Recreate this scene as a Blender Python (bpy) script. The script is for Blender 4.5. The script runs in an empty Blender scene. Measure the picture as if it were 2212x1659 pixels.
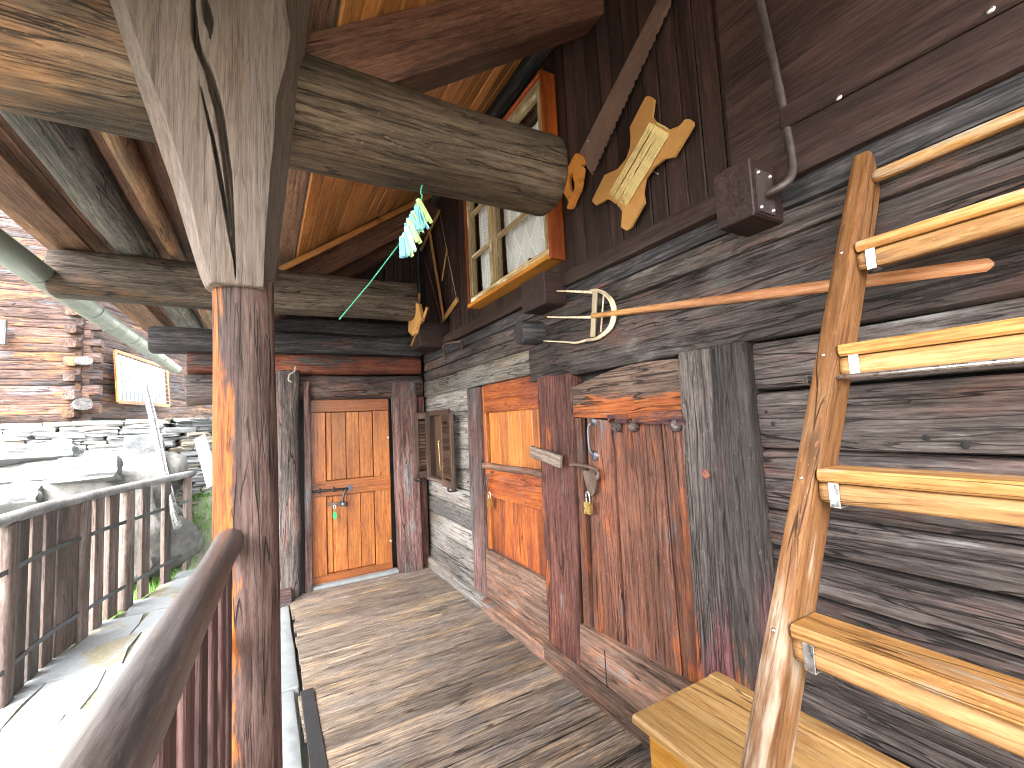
import bpy, bmesh, math, random
from mathutils import Vector, Matrix, noise
V = Vector
SC = bpy.context.scene
COL = SC.collection

# ------------------------------------------------------------------ camera
FPX = 947.6
CR, CU, CF = V((.8710, -.4885, -.0503)).normalized(), V((.0042, -.0955, .9954)).normalized(), V((.4904, .8677, .0813)).normalized()
CAM = V((0, 0, 1.5))
cd = bpy.data.cameras.new('camera'); cam = bpy.data.objects.new('camera', cd); COL.objects.link(cam)
cd.sensor_width = 36; cd.lens = FPX / 2212 * 36; cd.clip_start = .02; cd.clip_end = 3000
cam.matrix_world = Matrix(((CR.x, CU.x, -CF.x, CAM.x), (CR.y, CU.y, -CF.y, CAM.y), (CR.z, CU.z, -CF.z, CAM.z), (0, 0, 0, 1)))
SC.camera = cam

# ------------------------------------------------------------------ light (bright overcast day)
SUN_EL, SUN_AZ = math.radians(50), math.radians(222)     # azimuth clockwise from +Y
w = bpy.data.worlds.new('World'); SC.world = w; w.use_nodes = True
nt = w.node_tree
sky = nt.nodes.new('ShaderNodeTexSky'); sky.sky_type = 'NISHITA'; sky.sun_disc = False
sky.sun_elevation = SUN_EL; sky.sun_rotation = SUN_AZ; sky.air_density = 1.0; sky.dust_density = 3.0; sky.ozone_density = 1.0
hs = nt.nodes.new('ShaderNodeHueSaturation'); hs.inputs['Saturation'].default_value = .22
nt.links.new(sky.outputs[0], hs.inputs['Color'])
bg = nt.nodes['Background']; bg.inputs['Strength'].default_value = .15
nt.links.new(hs.outputs[0], bg.inputs['Color'])
sd = bpy.data.lights.new('sun', 'SUN'); sd.energy = .5; sd.angle = math.radians(90); sd.color = (1, .95, .87)
sun = bpy.data.objects.new('sun', sd); COL.objects.link(sun)
sdir = V((math.sin(SUN_AZ) * math.cos(SUN_EL), math.cos(SUN_AZ) * math.cos(SUN_EL), math.sin(SUN_EL)))
sun.rotation_euler = sdir.to_track_quat('Z', 'Y').to_euler(); sun.location = sdir * 30
SC.view_settings.view_transform = 'Standard'; SC.view_settings.look = 'None'
SC.view_settings.exposure = 3.95; SC.view_settings.gamma = 1
SC.cycles.max_bounces = 6; SC.cycles.diffuse_bounces = 5; SC.cycles.glossy_bounces = 2; SC.cycles.use_adaptive_sampling = True; SC.cycles.adaptive_threshold = .025; SC.cycles.use_denoising = True; SC.cycles.filter_width = 1.05

# ------------------------------------------------------------------ survey helpers: sight line through an image point, met with a real plane
def hit(px, py, ax, val):
    d = CR * ((px - 1106) / FPX) - CU * ((py - 829.5) / FPX) + CF
    return CAM + d * ((val - CAM[ax]) / d[ax])
WX, BY = 1.55, 4.74                                     # face of the long wall, face of the end wall
def wl(px, py, x=WX): return hit(px, py, 0, x)
def bk(px, py, y=BY): return hit(px, py, 1, y)
def z7(x, y, X=1.54): return wl(985 + .5 * x, 725.8 + .5 * y, X)
def roof_z(x): return 4.0 + .7 * (x - 1.65)

# ------------------------------------------------------------------ materials
def sock(nt, v, s):
    if v is None: return
    if isinstance(v, bpy.types.NodeSocket): nt.links.new(v, s)
    else: s.default_value = v
def nd(nt, t, ins=None, **kw):
    n = nt.nodes.new(t)
    for k, v in kw.items(): setattr(n, k, v)
    for k, v in (ins or {}).items(): sock(nt, v, n.inputs[k])
    return n
def mth(nt, op, a, b=None, c=None, clamp=False):
    n = nd(nt, 'ShaderNodeMath', operation=op, use_clamp=clamp); sock(nt, a, n.inputs[0]); sock(nt, b, n.inputs[1]); sock(nt, c, n.inputs[2]); return n.outputs[0]
def vm(nt, op, a, b=None):
    n = nd(nt, 'ShaderNodeVectorMath', operation=op); sock(nt, a, n.inputs[0])
    if b is not None: sock(nt, b, n.inputs['Scale' if op == 'SCALE' else 1])
    return n.outputs[0]
def mixc(nt, f, a, b, mode='MIX'):
    n = nd(nt, 'ShaderNodeMix', data_type='RGBA', blend_type=mode); sock(nt, f, n.inputs[0]); sock(nt, a, n.inputs[6]); sock(nt, b, n.inputs[7]); return n.outputs[2]
def ramp(nt, f, stops):
    n = nd(nt, 'ShaderNodeValToRGB'); sock(nt, f, n.inputs[0]); cr = n.color_ramp
    while len(cr.elements) < len(stops): cr.elements.new(.5)
    for e, (p, c) in zip(cr.elements, stops): e.position = p; e.color = c
    return n.outputs[0]
def c4(c, k=1): return (c[0] * k, c[1] * k, c[2] * k, 1)
def noi(nt, vec, scale=1, detail=3, rough=.55): return nd(nt, 'ShaderNodeTexNoise', {'Vector': vec, 'Scale': scale, 'Detail': detail, 'Roughness': rough}).outputs[0]
def rng(nt, x, a, b, c=0, d=1): return nd(nt, 'ShaderNodeMapRange', {'Value': x, 'From Min': a, 'From Max': b, 'To Min': c, 'To Max': d}, interpolation_type='SMOOTHSTEP').outputs[0]

def newmat(name):
    m = bpy.data.materials.new(name); m.use_nodes = True; nt = m.node_tree
    return m, nt, nt.nodes['Principled BSDF']

def wood(name, cols, patches=(), ring=22, rough=.7, bump=.5, crack=0., knots=.0, tone=.35, fine=1., vary=.25, spec=.3, speck=0.):
    """cols: dark, mid, light.  patches: (dark, mid, light, threshold, softness, scale, (axis, gain, centre)|None)"""
    m, nt, b = newmat(name)
    tc = nd(nt, 'ShaderNodeTexCoord'); oi = nd(nt, 'ShaderNodeObjectInfo')
    r = oi.outputs['Random']
    off = nd(nt, 'ShaderNodeCombineXYZ', {0: mth(nt, 'MULTIPLY', r, 17.3), 1: mth(nt, 'MULTIPLY', r, 31.7), 2: mth(nt, 'MULTIPLY', r, 47.1)}).outputs[0]
    v = vm(nt, 'ADD', tc.outputs['Object'], off)
    wn = nd(nt, 'ShaderNodeTexNoise', {'Vector': vm(nt, 'MULTIPLY', v, (1.3, 7, 7)), 'Scale': 1., 'Detail': 1.})
    warp = vm(nt, 'MULTIPLY', vm(nt, 'SUBTRACT', wn.outputs['Color'], (.5, .5, .5)), (0, .035, .035))
    v2 = vm(nt, 'ADD', v, warp)
    wave = noi(nt, vm(nt, 'MULTIPLY', v2, (1.6, 4.2 * ring, 4.2 * ring)), 1, 1, .5)
    fib = noi(nt, vm(nt, 'MULTIPLY', v, (15 * fine, 180 * fine, 180 * fine)), 1, 3, .7)
    fb2 = noi(nt, vm(nt, 'MULTIPLY', v2, (4.0, 27, 27)), 1, 4, .68)
    g = mth(nt, 'ADD', mth(nt, 'MULTIPLY', wave, .30), mth(nt, 'ADD', mth(nt, 'MULTIPLY', fib, .42), mth(nt, 'MULTIPLY', fb2, .30)))
    col = ramp(nt, g, [(.385, c4(cols[0])), (.505, c4(cols[1])), (.64, c4(cols[2]))])
    for p in patches:
        d, mi, l, th, so, sc, gr = p
        pn = noi(nt, vm(nt, 'MULTIPLY', v, (1.5 * sc, 5.5 * sc, 5.5 * sc)), 1, 4, .68)
        pn = mth(nt, 'ADD', pn, mth(nt, 'MULTIPLY', mth(nt, 'SUBTRACT', fb2, .5), .45))
        if gr:
            sx = nd(nt, 'ShaderNodeSeparateXYZ', {0: tc.outputs['Object']})
            pn = mth(nt, 'ADD', pn, mth(nt, 'MULTIPLY', mth(nt, 'SUBTRACT', sx.outputs[gr[0]], gr[2]), gr[1]))
        f = rng(nt, pn, th - so, th + so)
        col = mixc(nt, f, col, ramp(nt, g, [(.385, c4(d)), (.505, c4(mi)), (.64, c4(l))]))
    h = mth(nt, 'MULTIPLY', g, .8)
    if knots:
        vo = nd(nt, 'ShaderNodeTexVoronoi', {'Vector': vm(nt, 'MULTIPLY', v2, (2.2, 6.5, 6.5)), 'Scale': 1., 'Randomness': 1.}, distance='EUCLIDEAN')
        sepc = nd(nt, 'ShaderNodeSeparateColor', {0: vo.outputs['Color']})
        kk = mth(nt, 'MULTIPLY', rng(nt, vo.outputs['Distance'], .16, .06), mth(nt, 'LESS_THAN', sepc.outputs[0], knots))
        col = mixc(nt, mth(nt, 'MULTIPLY', kk, .75), col, c4(cols[0], .6))
    if crack:
        cn = noi(nt, vm(nt, 'MULTIPLY', v2, (.8, 15, 15)), 1, 2, .5)
        ck = rng(nt, mth(nt, 'ABSOLUTE', mth(nt, 'SUBTRACT', cn, .5)), .012, .003)
        ck = mth(nt, 'MULTIPLY', ck, rng(nt, noi(nt, vm(nt, 'MULTIPLY', v, (1.4, 3, 3)), 1, 2), .62 - .25 * crack, .68 - .25 * crack))
        c2 = rng(nt, mth(nt, 'ABSOLUTE', mth(nt, 'SUBTRACT', noi(nt, vm(nt, 'MULTIPLY', v2, (2.2, 38, 38)), 1, 1, .5), .5)), .022, .006)
        c2 = mth(nt, 'MULTIPLY', c2, rng(nt, fb2, .58, .42, .15, .9 * min(1., crack + .1)))
        ck = mth(nt, 'MAXIMUM', ck, mth(nt, 'MULTIPLY', c2, .75))
        col = mixc(nt, mth(nt, 'MULTIPLY', ck, .85), col, c4(cols[0], .25))
        h = mth(nt, 'SUBTRACT', h, mth(nt, 'MULTIPLY', ck, 1.2))
    if speck:
        sp = rng(nt, noi(nt, vm(nt, 'MULTIPLY', v, (38, 120, 120)), 1, 2, .6), .64, .70)
        sp = mth(nt, 'MULTIPLY', sp, rng(nt, noi(nt, vm(nt, 'MULTIPLY', v, (2, 6, 6)), 1, 1), .42, .6))
        col = mixc(nt, mth(nt, 'MULTIPLY', sp, speck), col, c4(cols[2], 1.7))
    tn = noi(nt, vm(nt, 'MULTIPLY', v, (.9, 3, 3)), 1, 1)
    k = mth(nt, 'MULTIPLY', rng(nt, tn, .3, .7, 1 - tone, 1 + tone), mth(nt, 'ADD', mth(nt, 'MULTIPLY', r, 2 * vary), 1 - vary))
    col = mixc(nt, 1., col, nd(nt, 'ShaderNodeCombineColor', {0: k, 1: k, 2: k}).outputs[0], 'MULTIPLY')
    sock(nt, col, b.inputs['Base Color'])
    b.inputs['Roughness'].default_value = rough; b.inputs['Specular IOR Level'].default_value = spec
    bp = nd(nt, 'ShaderNodeBump', {'Height': h, 'Strength': bump, 'Distance': .006}); sock(nt, bp.outputs[0], b.inputs['Normal'])
    return m

def plain(name, col, rough=.5, metal=0., n_scale=40, n_amt=.25, bump=.15, col2=None, dist=.002):
    m, nt, b = newmat(name); tc = nd(nt, 'ShaderNodeTexCoord')
    n = noi(nt, tc.outputs['Object'], n_scale, 5, .6); n2 = noi(nt, tc.outputs['Object'], n_scale * .17, 4, .6)
    f = rng(nt, mth(nt, 'ADD', mth(nt, 'MULTIPLY', n, .5), mth(nt, 'MULTIPLY', n2, .5)), .35, .65)
    sock(nt, mixc(nt, f, c4(col, 1 - n_amt), c4(col2 or col, 1 + (0 if col2 else n_amt))), b.inputs['Base Color'])
    b.inputs['Metallic'].default_value = metal; sock(nt, rng(nt, n, .3, .7, max(.05, rough - .12), min(1, rough + .12)), b.inputs['Roughness'])
    bp = nd(nt, 'ShaderNodeBump', {'Height': n, 'Strength': bump, 'Distance': dist}); sock(nt, bp.outputs[0], b.inputs['Normal'])
    return m

OR_D, OR_M, OR_L = (.17, .035, .010), (.36, .085, .016), (.50, .16, .030)
RD_D, RD_M, RD_L = (.07, .016, .010), (.20, .040, .016), (.33, .085, .030)
GY_D, GY_M, GY_L = (.020, .017, .016), (.085, .078, .074), (.24, .235, .23)
M = {}
M['log'] = wood('weathered dark log wood', [(.019, .0135, .0125), (.058, .0455, .0415), (.122, .104, .096)], [((.033, .0145, .012), (.092, .041, .032), (.155, .086, .068), .61, .12, .7, None), ((.055, .050, .048), (.118, .111, .106), (.21, .20, .195), .67, .07, 1., None)], ring=30, crack=.9, knots=.14, bump=1., tone=.4, rough=.74, speck=.2)
M['log_grey'] = wood('silver grey log wood', [(.055, .048, .043), (.145, .134, .122), (.235, .222, .206)], [((.06, .04, .025), (.135, .098, .068), (.215, .165, .12), .62, .12, .7, None)], ring=30, crack=.9, knots=.14, bump=1., rough=.78, speck=.15)
M['log_dark'] = wood('smoke dark log wood', [(.008, .007, .008), (.028, .025, .028), (.085, .078, .082)], [((.03, .012, .01), (.085, .03, .02), (.14, .06, .04), .66, .08, .8, None)], ring=26, crack=.6, bump=.8)
M['log_red'] = wood('red brown log wood', [(.03, .010, .008), (.13, .036, .020), (.25, .085, .040)], [((.01, .008, .008), (.035, .028, .026), (.08, .07, .065), .58, .08, 1., None)], crack=.6, bump=.7)
M['jamb'] = wood('purple brown jamb wood', [(.022, .012, .012), (.10, .048, .042), (.20, .125, .105)], [((.02, .018, .018), (.07, .062, .060), (.17, .16, .155), .56, .08, .9, None)], crack=.6, bump=.7)
M['jamb_red'] = wood('worn red jamb wood', [(.03, .011, .010), (.098, .034, .026), (.19, .082, .058)], [((.10, .025, .009), (.25, .064, .016), (.35, .115, .033), .63, .06, 1.1, None), ((.03, .025, .025), (.09, .078, .074), (.19, .172, .165), .65, .06, 1.2, None)], crack=.75, bump=.9, speck=.45)
M['wide_post'] = wood('dark post wood with red base', [(.014, .011, .010), (.045, .036, .032), (.096, .082, .075)], [((.026, .009, .011), (.072, .026, .029), (.13, .068, .068), .58, .10, .7, (0, -.36, .78)), ((.11, .027, .009), (.24, .062, .016), (.34, .12, .036), .68, .05, 1.2, (0, -.12, .8))], ring=26, crack=.85, bump=1., speck=.5, knots=.12)
M['door_orange'] = wood('varnished orange larch', [(.16, .040, .008), (.33, .105, .020), (.44, .175, .042)], [((.09, .024, .008), (.20, .056, .016), (.29, .095, .028), .59, .10, 1.1, None), ((.045, .016, .010), (.12, .042, .02), (.19, .08, .04), .69, .06, 1.4, None)], ring=18, rough=.42, bump=.4, knots=.2, spec=.5, tone=.28, vary=.2, crack=.25, speck=.12)
M['door_frame'] = wood('varnished orange frame wood', [(.10, .026, .006), (.235, .068, .014), (.335, .118, .027)], [((.06, .017, .007), (.14, .042, .013), (.21, .072, .022), .60, .10, 1., None)], ring=18, rough=.40, bump=.35, knots=.14, spec=.5, tone=.25, vary=.15, crack=.2)
M['door_worn'] = wood('worn red orange door plank', [(.044, .016, .011), (.130, .050, .030), (.215, .096, .060)], [((.12, .026, .008), (.26, .064, .016), (.36, .112, .030), .585, .06, .9, None), ((.03, .02, .019), (.085, .060, .055), (.17, .138, .13), .61, .06, 1.3, None)], ring=22, crack=.7, knots=.14, bump=.9, rough=.6, speck=.6)
M['door_mid'] = wood('orange red door plank', [(.12, .024, .008), (.27, .066, .015), (.38, .125, .030)], [((.06, .015, .009), (.165, .038, .016), (.26, .075, .030), .54, .09, 1.2, None), ((.045, .032, .028), (.11, .085, .076), (.20, .17, .16), .68, .05, 1.4, None)], ring=22, crack=.5, bump=.7, rough=.55, speck=.35, knots=.1)
M['kick'] = wood('worn kick board', [(.042, .024, .017), (.112, .066, .047), (.18, .118, .088)], [((.10, .028, .010), (.225, .072, .022), (.31, .125, .042), .575, .07, 1.1, None), ((.045, .040, .038), (.105, .097, .092), (.18, .17, .163), .61, .07, 1.1, None)], crack=.5, bump=.7, speck=.35, knots=.1)
M['clad'] = wood('dark brown stained cladding', [(.008, .0045, .004), (.024, .012, .0105), (.048, .025, .021)], [], ring=18, rough=.55, bump=.2, tone=.3, vary=.3)
M['trim'] = wood('dark red brown stained trim', [(.010, .0045, .004), (.030, .0145, .012), (.054, .030, .025)], [((.018, .010, .009), (.044, .025, .021), (.072, .046, .039), .6, .12, .7, None)], ring=18, rough=.6, bump=.25, vary=.15, tone=.25)
M['roofboard'] = wood('orange brown roof board', [(.20, .075, .022), (.38, .155, .046), (.50, .235, .085)], [], ring=14, rough=.5, bump=.25, tone=.25, vary=.2, knots=.06)
M['rafter'] = wood('dark brown rafter wood', [(.028, .012, .008), (.082, .035, .022), (.14, .07, .045)], [], ring=18, rough=.6, bump=.5, crack=.4, knots=.15)
M['beam'] = wood('weathered brown beam wood with painted daylight', [(.018, .011, .007), (.058, .038, .023), (.112, .078, .050)], [((.07, .031, .013), (.175, .086, .038), (.27, .148, .073), .62, .14, .6, (0, -.45, 1.0)), ((.017, .012, .008), (.046, .034, .023), (.09, .071, .051), .60, .10, .8, None)], ring=18, crack=.95, knots=.2, bump=1., speck=.45)  # tan gradient paints in the daylight falling on the beam's outer half
M['beam_tan'] = wood('tan brown beam wood', [(.08, .036, .016), (.23, .115, .055), (.36, .21, .11)], [((.05, .028, .018), (.14, .085, .05), (.24, .155, .095), .6, .12, .6, None)], ring=18, crack=.6, knots=.12, bump=.5)
M['beam_grey'] = wood('grey brown beam wood', [(.028, .019, .014), (.094, .070, .054), (.19, .15, .12)], [((.06, .028, .013), (.155, .078, .039), (.25, .145, .085), .6, .1, .6, None)], ring=18, crack=.9, knots=.14, bump=.9, speck=.3)
M['head'] = wood('grey brown hewn capital wood', [(.060, .043, .034), (.104, .078, .063), (.142, .112, .093)], [((.044, .026, .018), (.094, .060, .041), (.135, .094, .068), .60, .13, .6, None)], ring=16, crack=.15, bump=.6, tone=.22, fine=.8, speck=.1)
M['post'] = wood('brown post wood with orange wear', [(.016, .008, .007), (.050, .027, .022), (.092, .060, .050)], [((.10, .024, .006), (.23, .062, .010), (.32, .11, .02), .62, .05, .8, (2, 4.6, .008)), ((.012, .005, .005), (.038, .014, .012), (.068, .032, .027), .58, .10, .5, (0, -.60, .85))], ring=18, crack=.7, knots=.18, bump=.8, speck=.15)
M['rail'] = wood('grey brown handrail wood', [(.040, .035, .034), (.080, .073, .072), (.12, .113, .112)], [((.035, .025, .022), (.072, .056, .050), (.108, .088, .08), .62, .1, .8, None)], ring=20, crack=0., bump=.4, rough=.38, spec=.6, speck=.3)
M['baluster'] = wood('red brown baluster wood', [(.03, .016, .016), (.09, .046, .043), (.15, .09, .082)], [], ring=24, bump=.5, crack=.3)
M['floor'] = wood('worn porch floor board', [(.040, .030, .024), (.150, .117, .091), (.325, .27, .22)], [((.085, .052, .027), (.25, .170, .098), (.40, .30, .19), .61, .10, 1.1, None), ((.032, .027, .025), (.094, .083, .076), (.19, .174, .162), .60, .08, 1.0, None)], ring=44, crack=.6, knots=.12, bump=1., rough=.5, vary=.12, spec=.4, speck=.3, tone=.25)
M['ladder'] = wood('brown ladder rail wood', [(.08, .030, .009), (.145, .062, .020), (.21, .105, .040)], [((.17, .112, .07), (.27, .20, .138), (.35, .285, .215), .57, .07, 1.0, (0, -.40, 1.25)), ((.05, .03, .02), (.11, .078, .056), (.17, .13, .10), .68, .06, 1.2, None)], ring=16, rough=.6, bump=.5, crack=.5, spec=.3, tone=.32, knots=.2, speck=.3)
M['tread'] = wood('yellow ladder tread wood', [(.19, .078, .018), (.34, .162, .046), (.43, .25, .095)], [((.18, .125, .08), (.28, .22, .155), (.36, .305, .235), .62, .08, 1.3, None)], ring=30, rough=.6, bump=.5, tone=.25, vary=.12, knots=.12, crack=.4, speck=.25, spec=.3)
M['rung'] = wood('pale ladder rung wood', [(.16, .072, .022), (.29, .150, .055), (.38, .235, .105)], [((.09, .042, .018), (.17, .09, .042), (.25, .15, .082), .64, .06, 1.4, None)], ring=16, rough=.6, bump=.5, knots=.18, tone=.25, speck=.25, crack=.35, spec=.3)
M['bench'] = wood('honey bench wood', [(.24, .118, .036), (.39, .222, .078), (.48, .31, .14)], [((.15, .060, .019), (.26, .12, .040), (.34, .19, .08), .62, .07, 1.4, None), ((.14, .105, .07), (.25, .2, .145), (.34, .29, .225), .66, .06, 1., None)], ring=12, rough=.36, bump=.2, tone=.2, spec=.5, fine=.7, knots=.1, crack=.2)
M['bench_front'] = wood('golden bench panel wood', [(.30, .115, .016), (.47, .22, .034), (.56, .30, .06)], [], ring=12, rough=.4, bump=.15, tone=.15, knots=.08)
M['eave'] = wood('red brown eave board', [(.06, .028, .017), (.155, .078, .048), (.25, .145, .095)], [], ring=16, crack=.3, bump=.4, vary=.3, knots=.08)
M['purlin'] = wood('smoke grey purlin log', [(.02, .018, .017), (.062, .058, .053), (.13, .122, .108)], [((.05, .036, .02), (.14, .105, .066), (.22, .175, .118), .64, .07, .9, None)], ring=18, crack=.8, knots=.1, bump=.9)
M['header'] = wood('grey brown header board', [(.026, .016, .012), (.074, .046, .034), (.135, .092, .070)], [((.11, .026, .009), (.25, .064, .016), (.35, .12, .032), .58, .07, 1., (1, 2.2, .040)), ((.05, .046, .043), (.115, .110, .105), (.20, .194, .186), .68, .05, 1.4, None)], ring=24, crack=.6, knots=.1, bump=.8, speck=.4)
M['winframe'] = wood('pale peeling window frame wood', [(.13, .075, .03), (.34, .235, .12), (.52, .42, .27)], [((.62, .55, .42), (.74, .68, .55), (.8, .75, .64), .60, .05, 1.6, None)], ring=16, bump=.4, tone=.2, rough=.6)
M['casing'] = wood('orange red window casing', [(.12, .022, .006), (.29, .055, .010), (.42, .11, .018)], [], ring=14, rough=.4, bump=.2, spec=.5)
M['sill_or'] = wood('orange window sill', [(.30, .10, .012), (.50, .19, .025), (.60, .28, .05)], [], ring=14, rough=.4, bump=.2)
M['shutter'] = wood('dark brown shutter wood', [(.016, .008, .005), (.052, .028, .018), (.09, .052, .036)], [], ring=18, rough=.5, bump=.2)
M['tool'] = wood('honey tool wood', [(.22, .10, .03), (.42, .21, .065), (.54, .33, .13)], [], ring=14, rough=.45, bump=.2)
M['tool_red'] = wood('red brown tool handle wood', [(.16, .06, .025), (.33, .14, .06), (.44, .24, .13)], [((.30, .14, .04), (.45, .23, .07), (.55, .33, .13), .6, .15, .5, (0, -.5, .5))], ring=14, rough=.5, bump=.2)
M['winder'] = plain('pale plywood', (.40, .195, .058), .55, 0, 120, .10, .05)
M['sawgrip'] = plain('varnished beech grip', (.44, .17, .035), .35, 0, 30, .2, .05)
M['peel'] = wood('pale stripped wood', [(.28, .20, .12), (.50, .40, .27), (.66, .57, .43)], [], ring=14, rough=.6, bump=.3)
M['fence'] = wood('grey brown fence picket wood', [(.05, .034, .029), (.125, .090, .077), (.19, .148, .132)], [((.08, .072, .064), (.17, .158, .142), (.25, .238, .217), .62, .12, .6, None)], ring=16, bump=.4, crack=.3, vary=.3)
M['fence_rail'] = wood('silver grey fence rail wood', [(.17, .165, .16), (.30, .295, .29), (.40, .395, .39)], [], ring=14, bump=.4, crack=.2)
M['barn'] = wood('sun burnt barn log', [(.016, .010, .010), (.072, .038, .030), (.15, .088, .062)], [((.06, .024, .009), (.16, .072, .028), (.23, .125, .052), .58, .08, .9, None), ((.025, .023, .026), (.068, .065, .072), (.13, .127, .135), .60, .07, .8, None)], ring=20, crack=.95, bump=1., vary=.35, knots=.08)
M['barn_end'] = wood('silver barn log end', [(.05, .047, .044), (.125, .12, .115), (.20, .195, .19)], [], crack=.9, bump=.8)
M['stone'] = plain('pale slate', (.16, .166, .166), .85, 0, 9, .3, .6, None, .02)
M['stone_warm'] = plain('warm slate', (.26, .23, .19), .85, 0, 9, .3, .6, None, .02)
M['stone_dark'] = plain('grey slate', (.22, .225, .23), .85, 0, 9, .3, .6, None, .02)
M['boulder'] = plain('granite boulder', (.15, .147, .138), .9, 0, 22, .35, .8, None, .02)
M['slab'] = plain('pale stone slab', (.135, .143, .146), .8, 0, 14, .3, .6, None, .015)
M['paving'] = plain('pale paving slab', (.20, .215, .22), .7, 0, 5, .22, .35, None, .01)
def paving():
    m, nt, b = newmat('pale slate paving with brown stains'); tc = nd(nt, 'ShaderNodeTexCoord'); oi = nd(nt, 'ShaderNodeObjectInfo')
    v = nd(nt, 'ShaderNodeNewGeometry').outputs['Position']
    n1 = noi(nt, vm(nt, 'MULTIPLY', v, (3, 1.6, 3)), 1, 6, .65); n2 = noi(nt, vm(nt, 'MULTIPLY', v, (22, 22, 22)), 1, 4, .6)
    col = mixc(nt, n2, (.21, .225, .235, 1), (.30, .32, .33, 1))
    col = mixc(nt, rng(nt, n1, .50, .62), col, mixc(nt, n2, (.18, .16, .10, 1), (.28, .255, .185, 1)))
    k = mth(nt, 'ADD', mth(nt, 'MULTIPLY', oi.outputs['Random'], .35), .82)
    col = mixc(nt, 1., col, nd(nt, 'ShaderNodeCombineColor', {0: k, 1: k, 2: k}).outputs[0], 'MULTIPLY')
    sock(nt, col, b.inputs['Base Color']); b.inputs['Roughness'].default_value = .6
    bp = nd(nt, 'ShaderNodeBump', {'Height': mth(nt, 'ADD', n2, n1), 'Strength': .6, 'Distance': .012}); sock(nt, bp.outputs[0], b.inputs['Normal']); return m
M['paving'] = paving()
M['mortar'] = plain('yellowish joint mortar', (.15, .135, .09), .9, 0, 12, .3, .5, None, .01)
M['concrete'] = plain('pale concrete edging', (.17, .185, .19), .85, 0, 16, .2, .4, None, .006)
M['earth'] = plain('grassy gravel paled for bounce light', (.31, .29, .25), .95, 0, 6, .15, .6, (.24, .25, .17), .02)  # paleness invented so the ground bounces light up under the eave
M['grass'] = plain('grass green', (.13, .30, .045), .6, 0, 8, .3, 0)
M['iron'] = plain('dark wrought iron', (.045, .045, .05), .45, .8, 60, .3, .3)
M['iron_grey'] = plain('grey iron', (.12, .125, .14), .42, .8, 50, .3, .3)
M['rust'] = plain('brown rusted iron', (.12, .082, .066), .6, .5, 60, .4, .4)
M['steel'] = plain('bright galvanised steel', (.60, .61, .62), .32, .95, 50, .12, .05)
M['brass'] = plain('brass', (.55, .40, .15), .35, .95, 60, .15, .05)
M['sawblade'] = plain('brown rusted saw steel', (.115, .066, .050), .6, .0, 35, .3, .2)
M['gutter'] = plain('grey green enamelled metal', (.175, .205, .175), .42, .0, 6, .12, .05)
M['pipe'] = plain('dark brown painted pipe', (.055, .040, .038), .45, .2, 50, .3, .2)
M['rope'] = plain('cream cord', (.54, .40, .17), .8, 0, 300, .2, .3)
M['rope_grey'] = plain('grey twine', (.33, .28, .22), .9, 0, 200, .2, .3)
M['green_cord'] = plain('green cord', (.04, .30, .17), .6, 0, 100, .1, .1)
M['peg_blue'] = plain('pale blue plastic', (.22, .55, .66), .35, 0, 20, .1, 0)
M['peg_green'] = plain('pale lime plastic', (.50, .68, .26), .35, 0, 20, .1, 0)
M['peg_mint'] = plain('pale mint plastic', (.42, .68, .52), .35, 0, 20, .1, 0)
M['green_tag'] = plain('green plastic', (.02, .45, .12), .35, 0, 20, .1, 0)
M['matt'] = plain('black rubber', (.012, .012, .013), .7, 0, 60, .2, .3)
M['dark'] = plain('dark interior', (.010, .009, .009), .9, 0, 10, .1, 0)
M['white'] = plain('white paint', (.75, .75, .72), .5, 0, 20, .08, .05)
M['wire'] = plain('pale galvanised wire', (.28, .30, .32), .5, .2, 40, .1, 0)
M['panel_white'] = plain('white painted sheet', (.40, .44, .45), .6, 0, 5, .06, 0)

def glass():
    m, nt, b = newmat('window glass'); nt.nodes.remove(b)
    out = nt.nodes['Material Output']; fc = nd(nt, 'ShaderNodeLayerWeight', {'Blend': .5}); fr = nd(nt, 'ShaderNodeMath', {0: mth(nt, 'POWER', fc.outputs['Facing'], 4.), 1: .45, 2: .04}, operation='MULTIPLY_ADD')
    mx = nd(nt, 'ShaderNodeMixShader'); sock(nt, fr.outputs[0], mx.inputs[0])
    sock(nt, nd(nt, 'ShaderNodeBsdfTransparent').outputs[0], mx.inputs[1]); sock(nt, nd(nt, 'ShaderNodeBsdfGlossy', {'Roughness': .03}).outputs[0], mx.inputs[2])
    sock(nt, mx.outputs[0], out.inputs[0]); return m
M['glass'] = glass()

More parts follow.
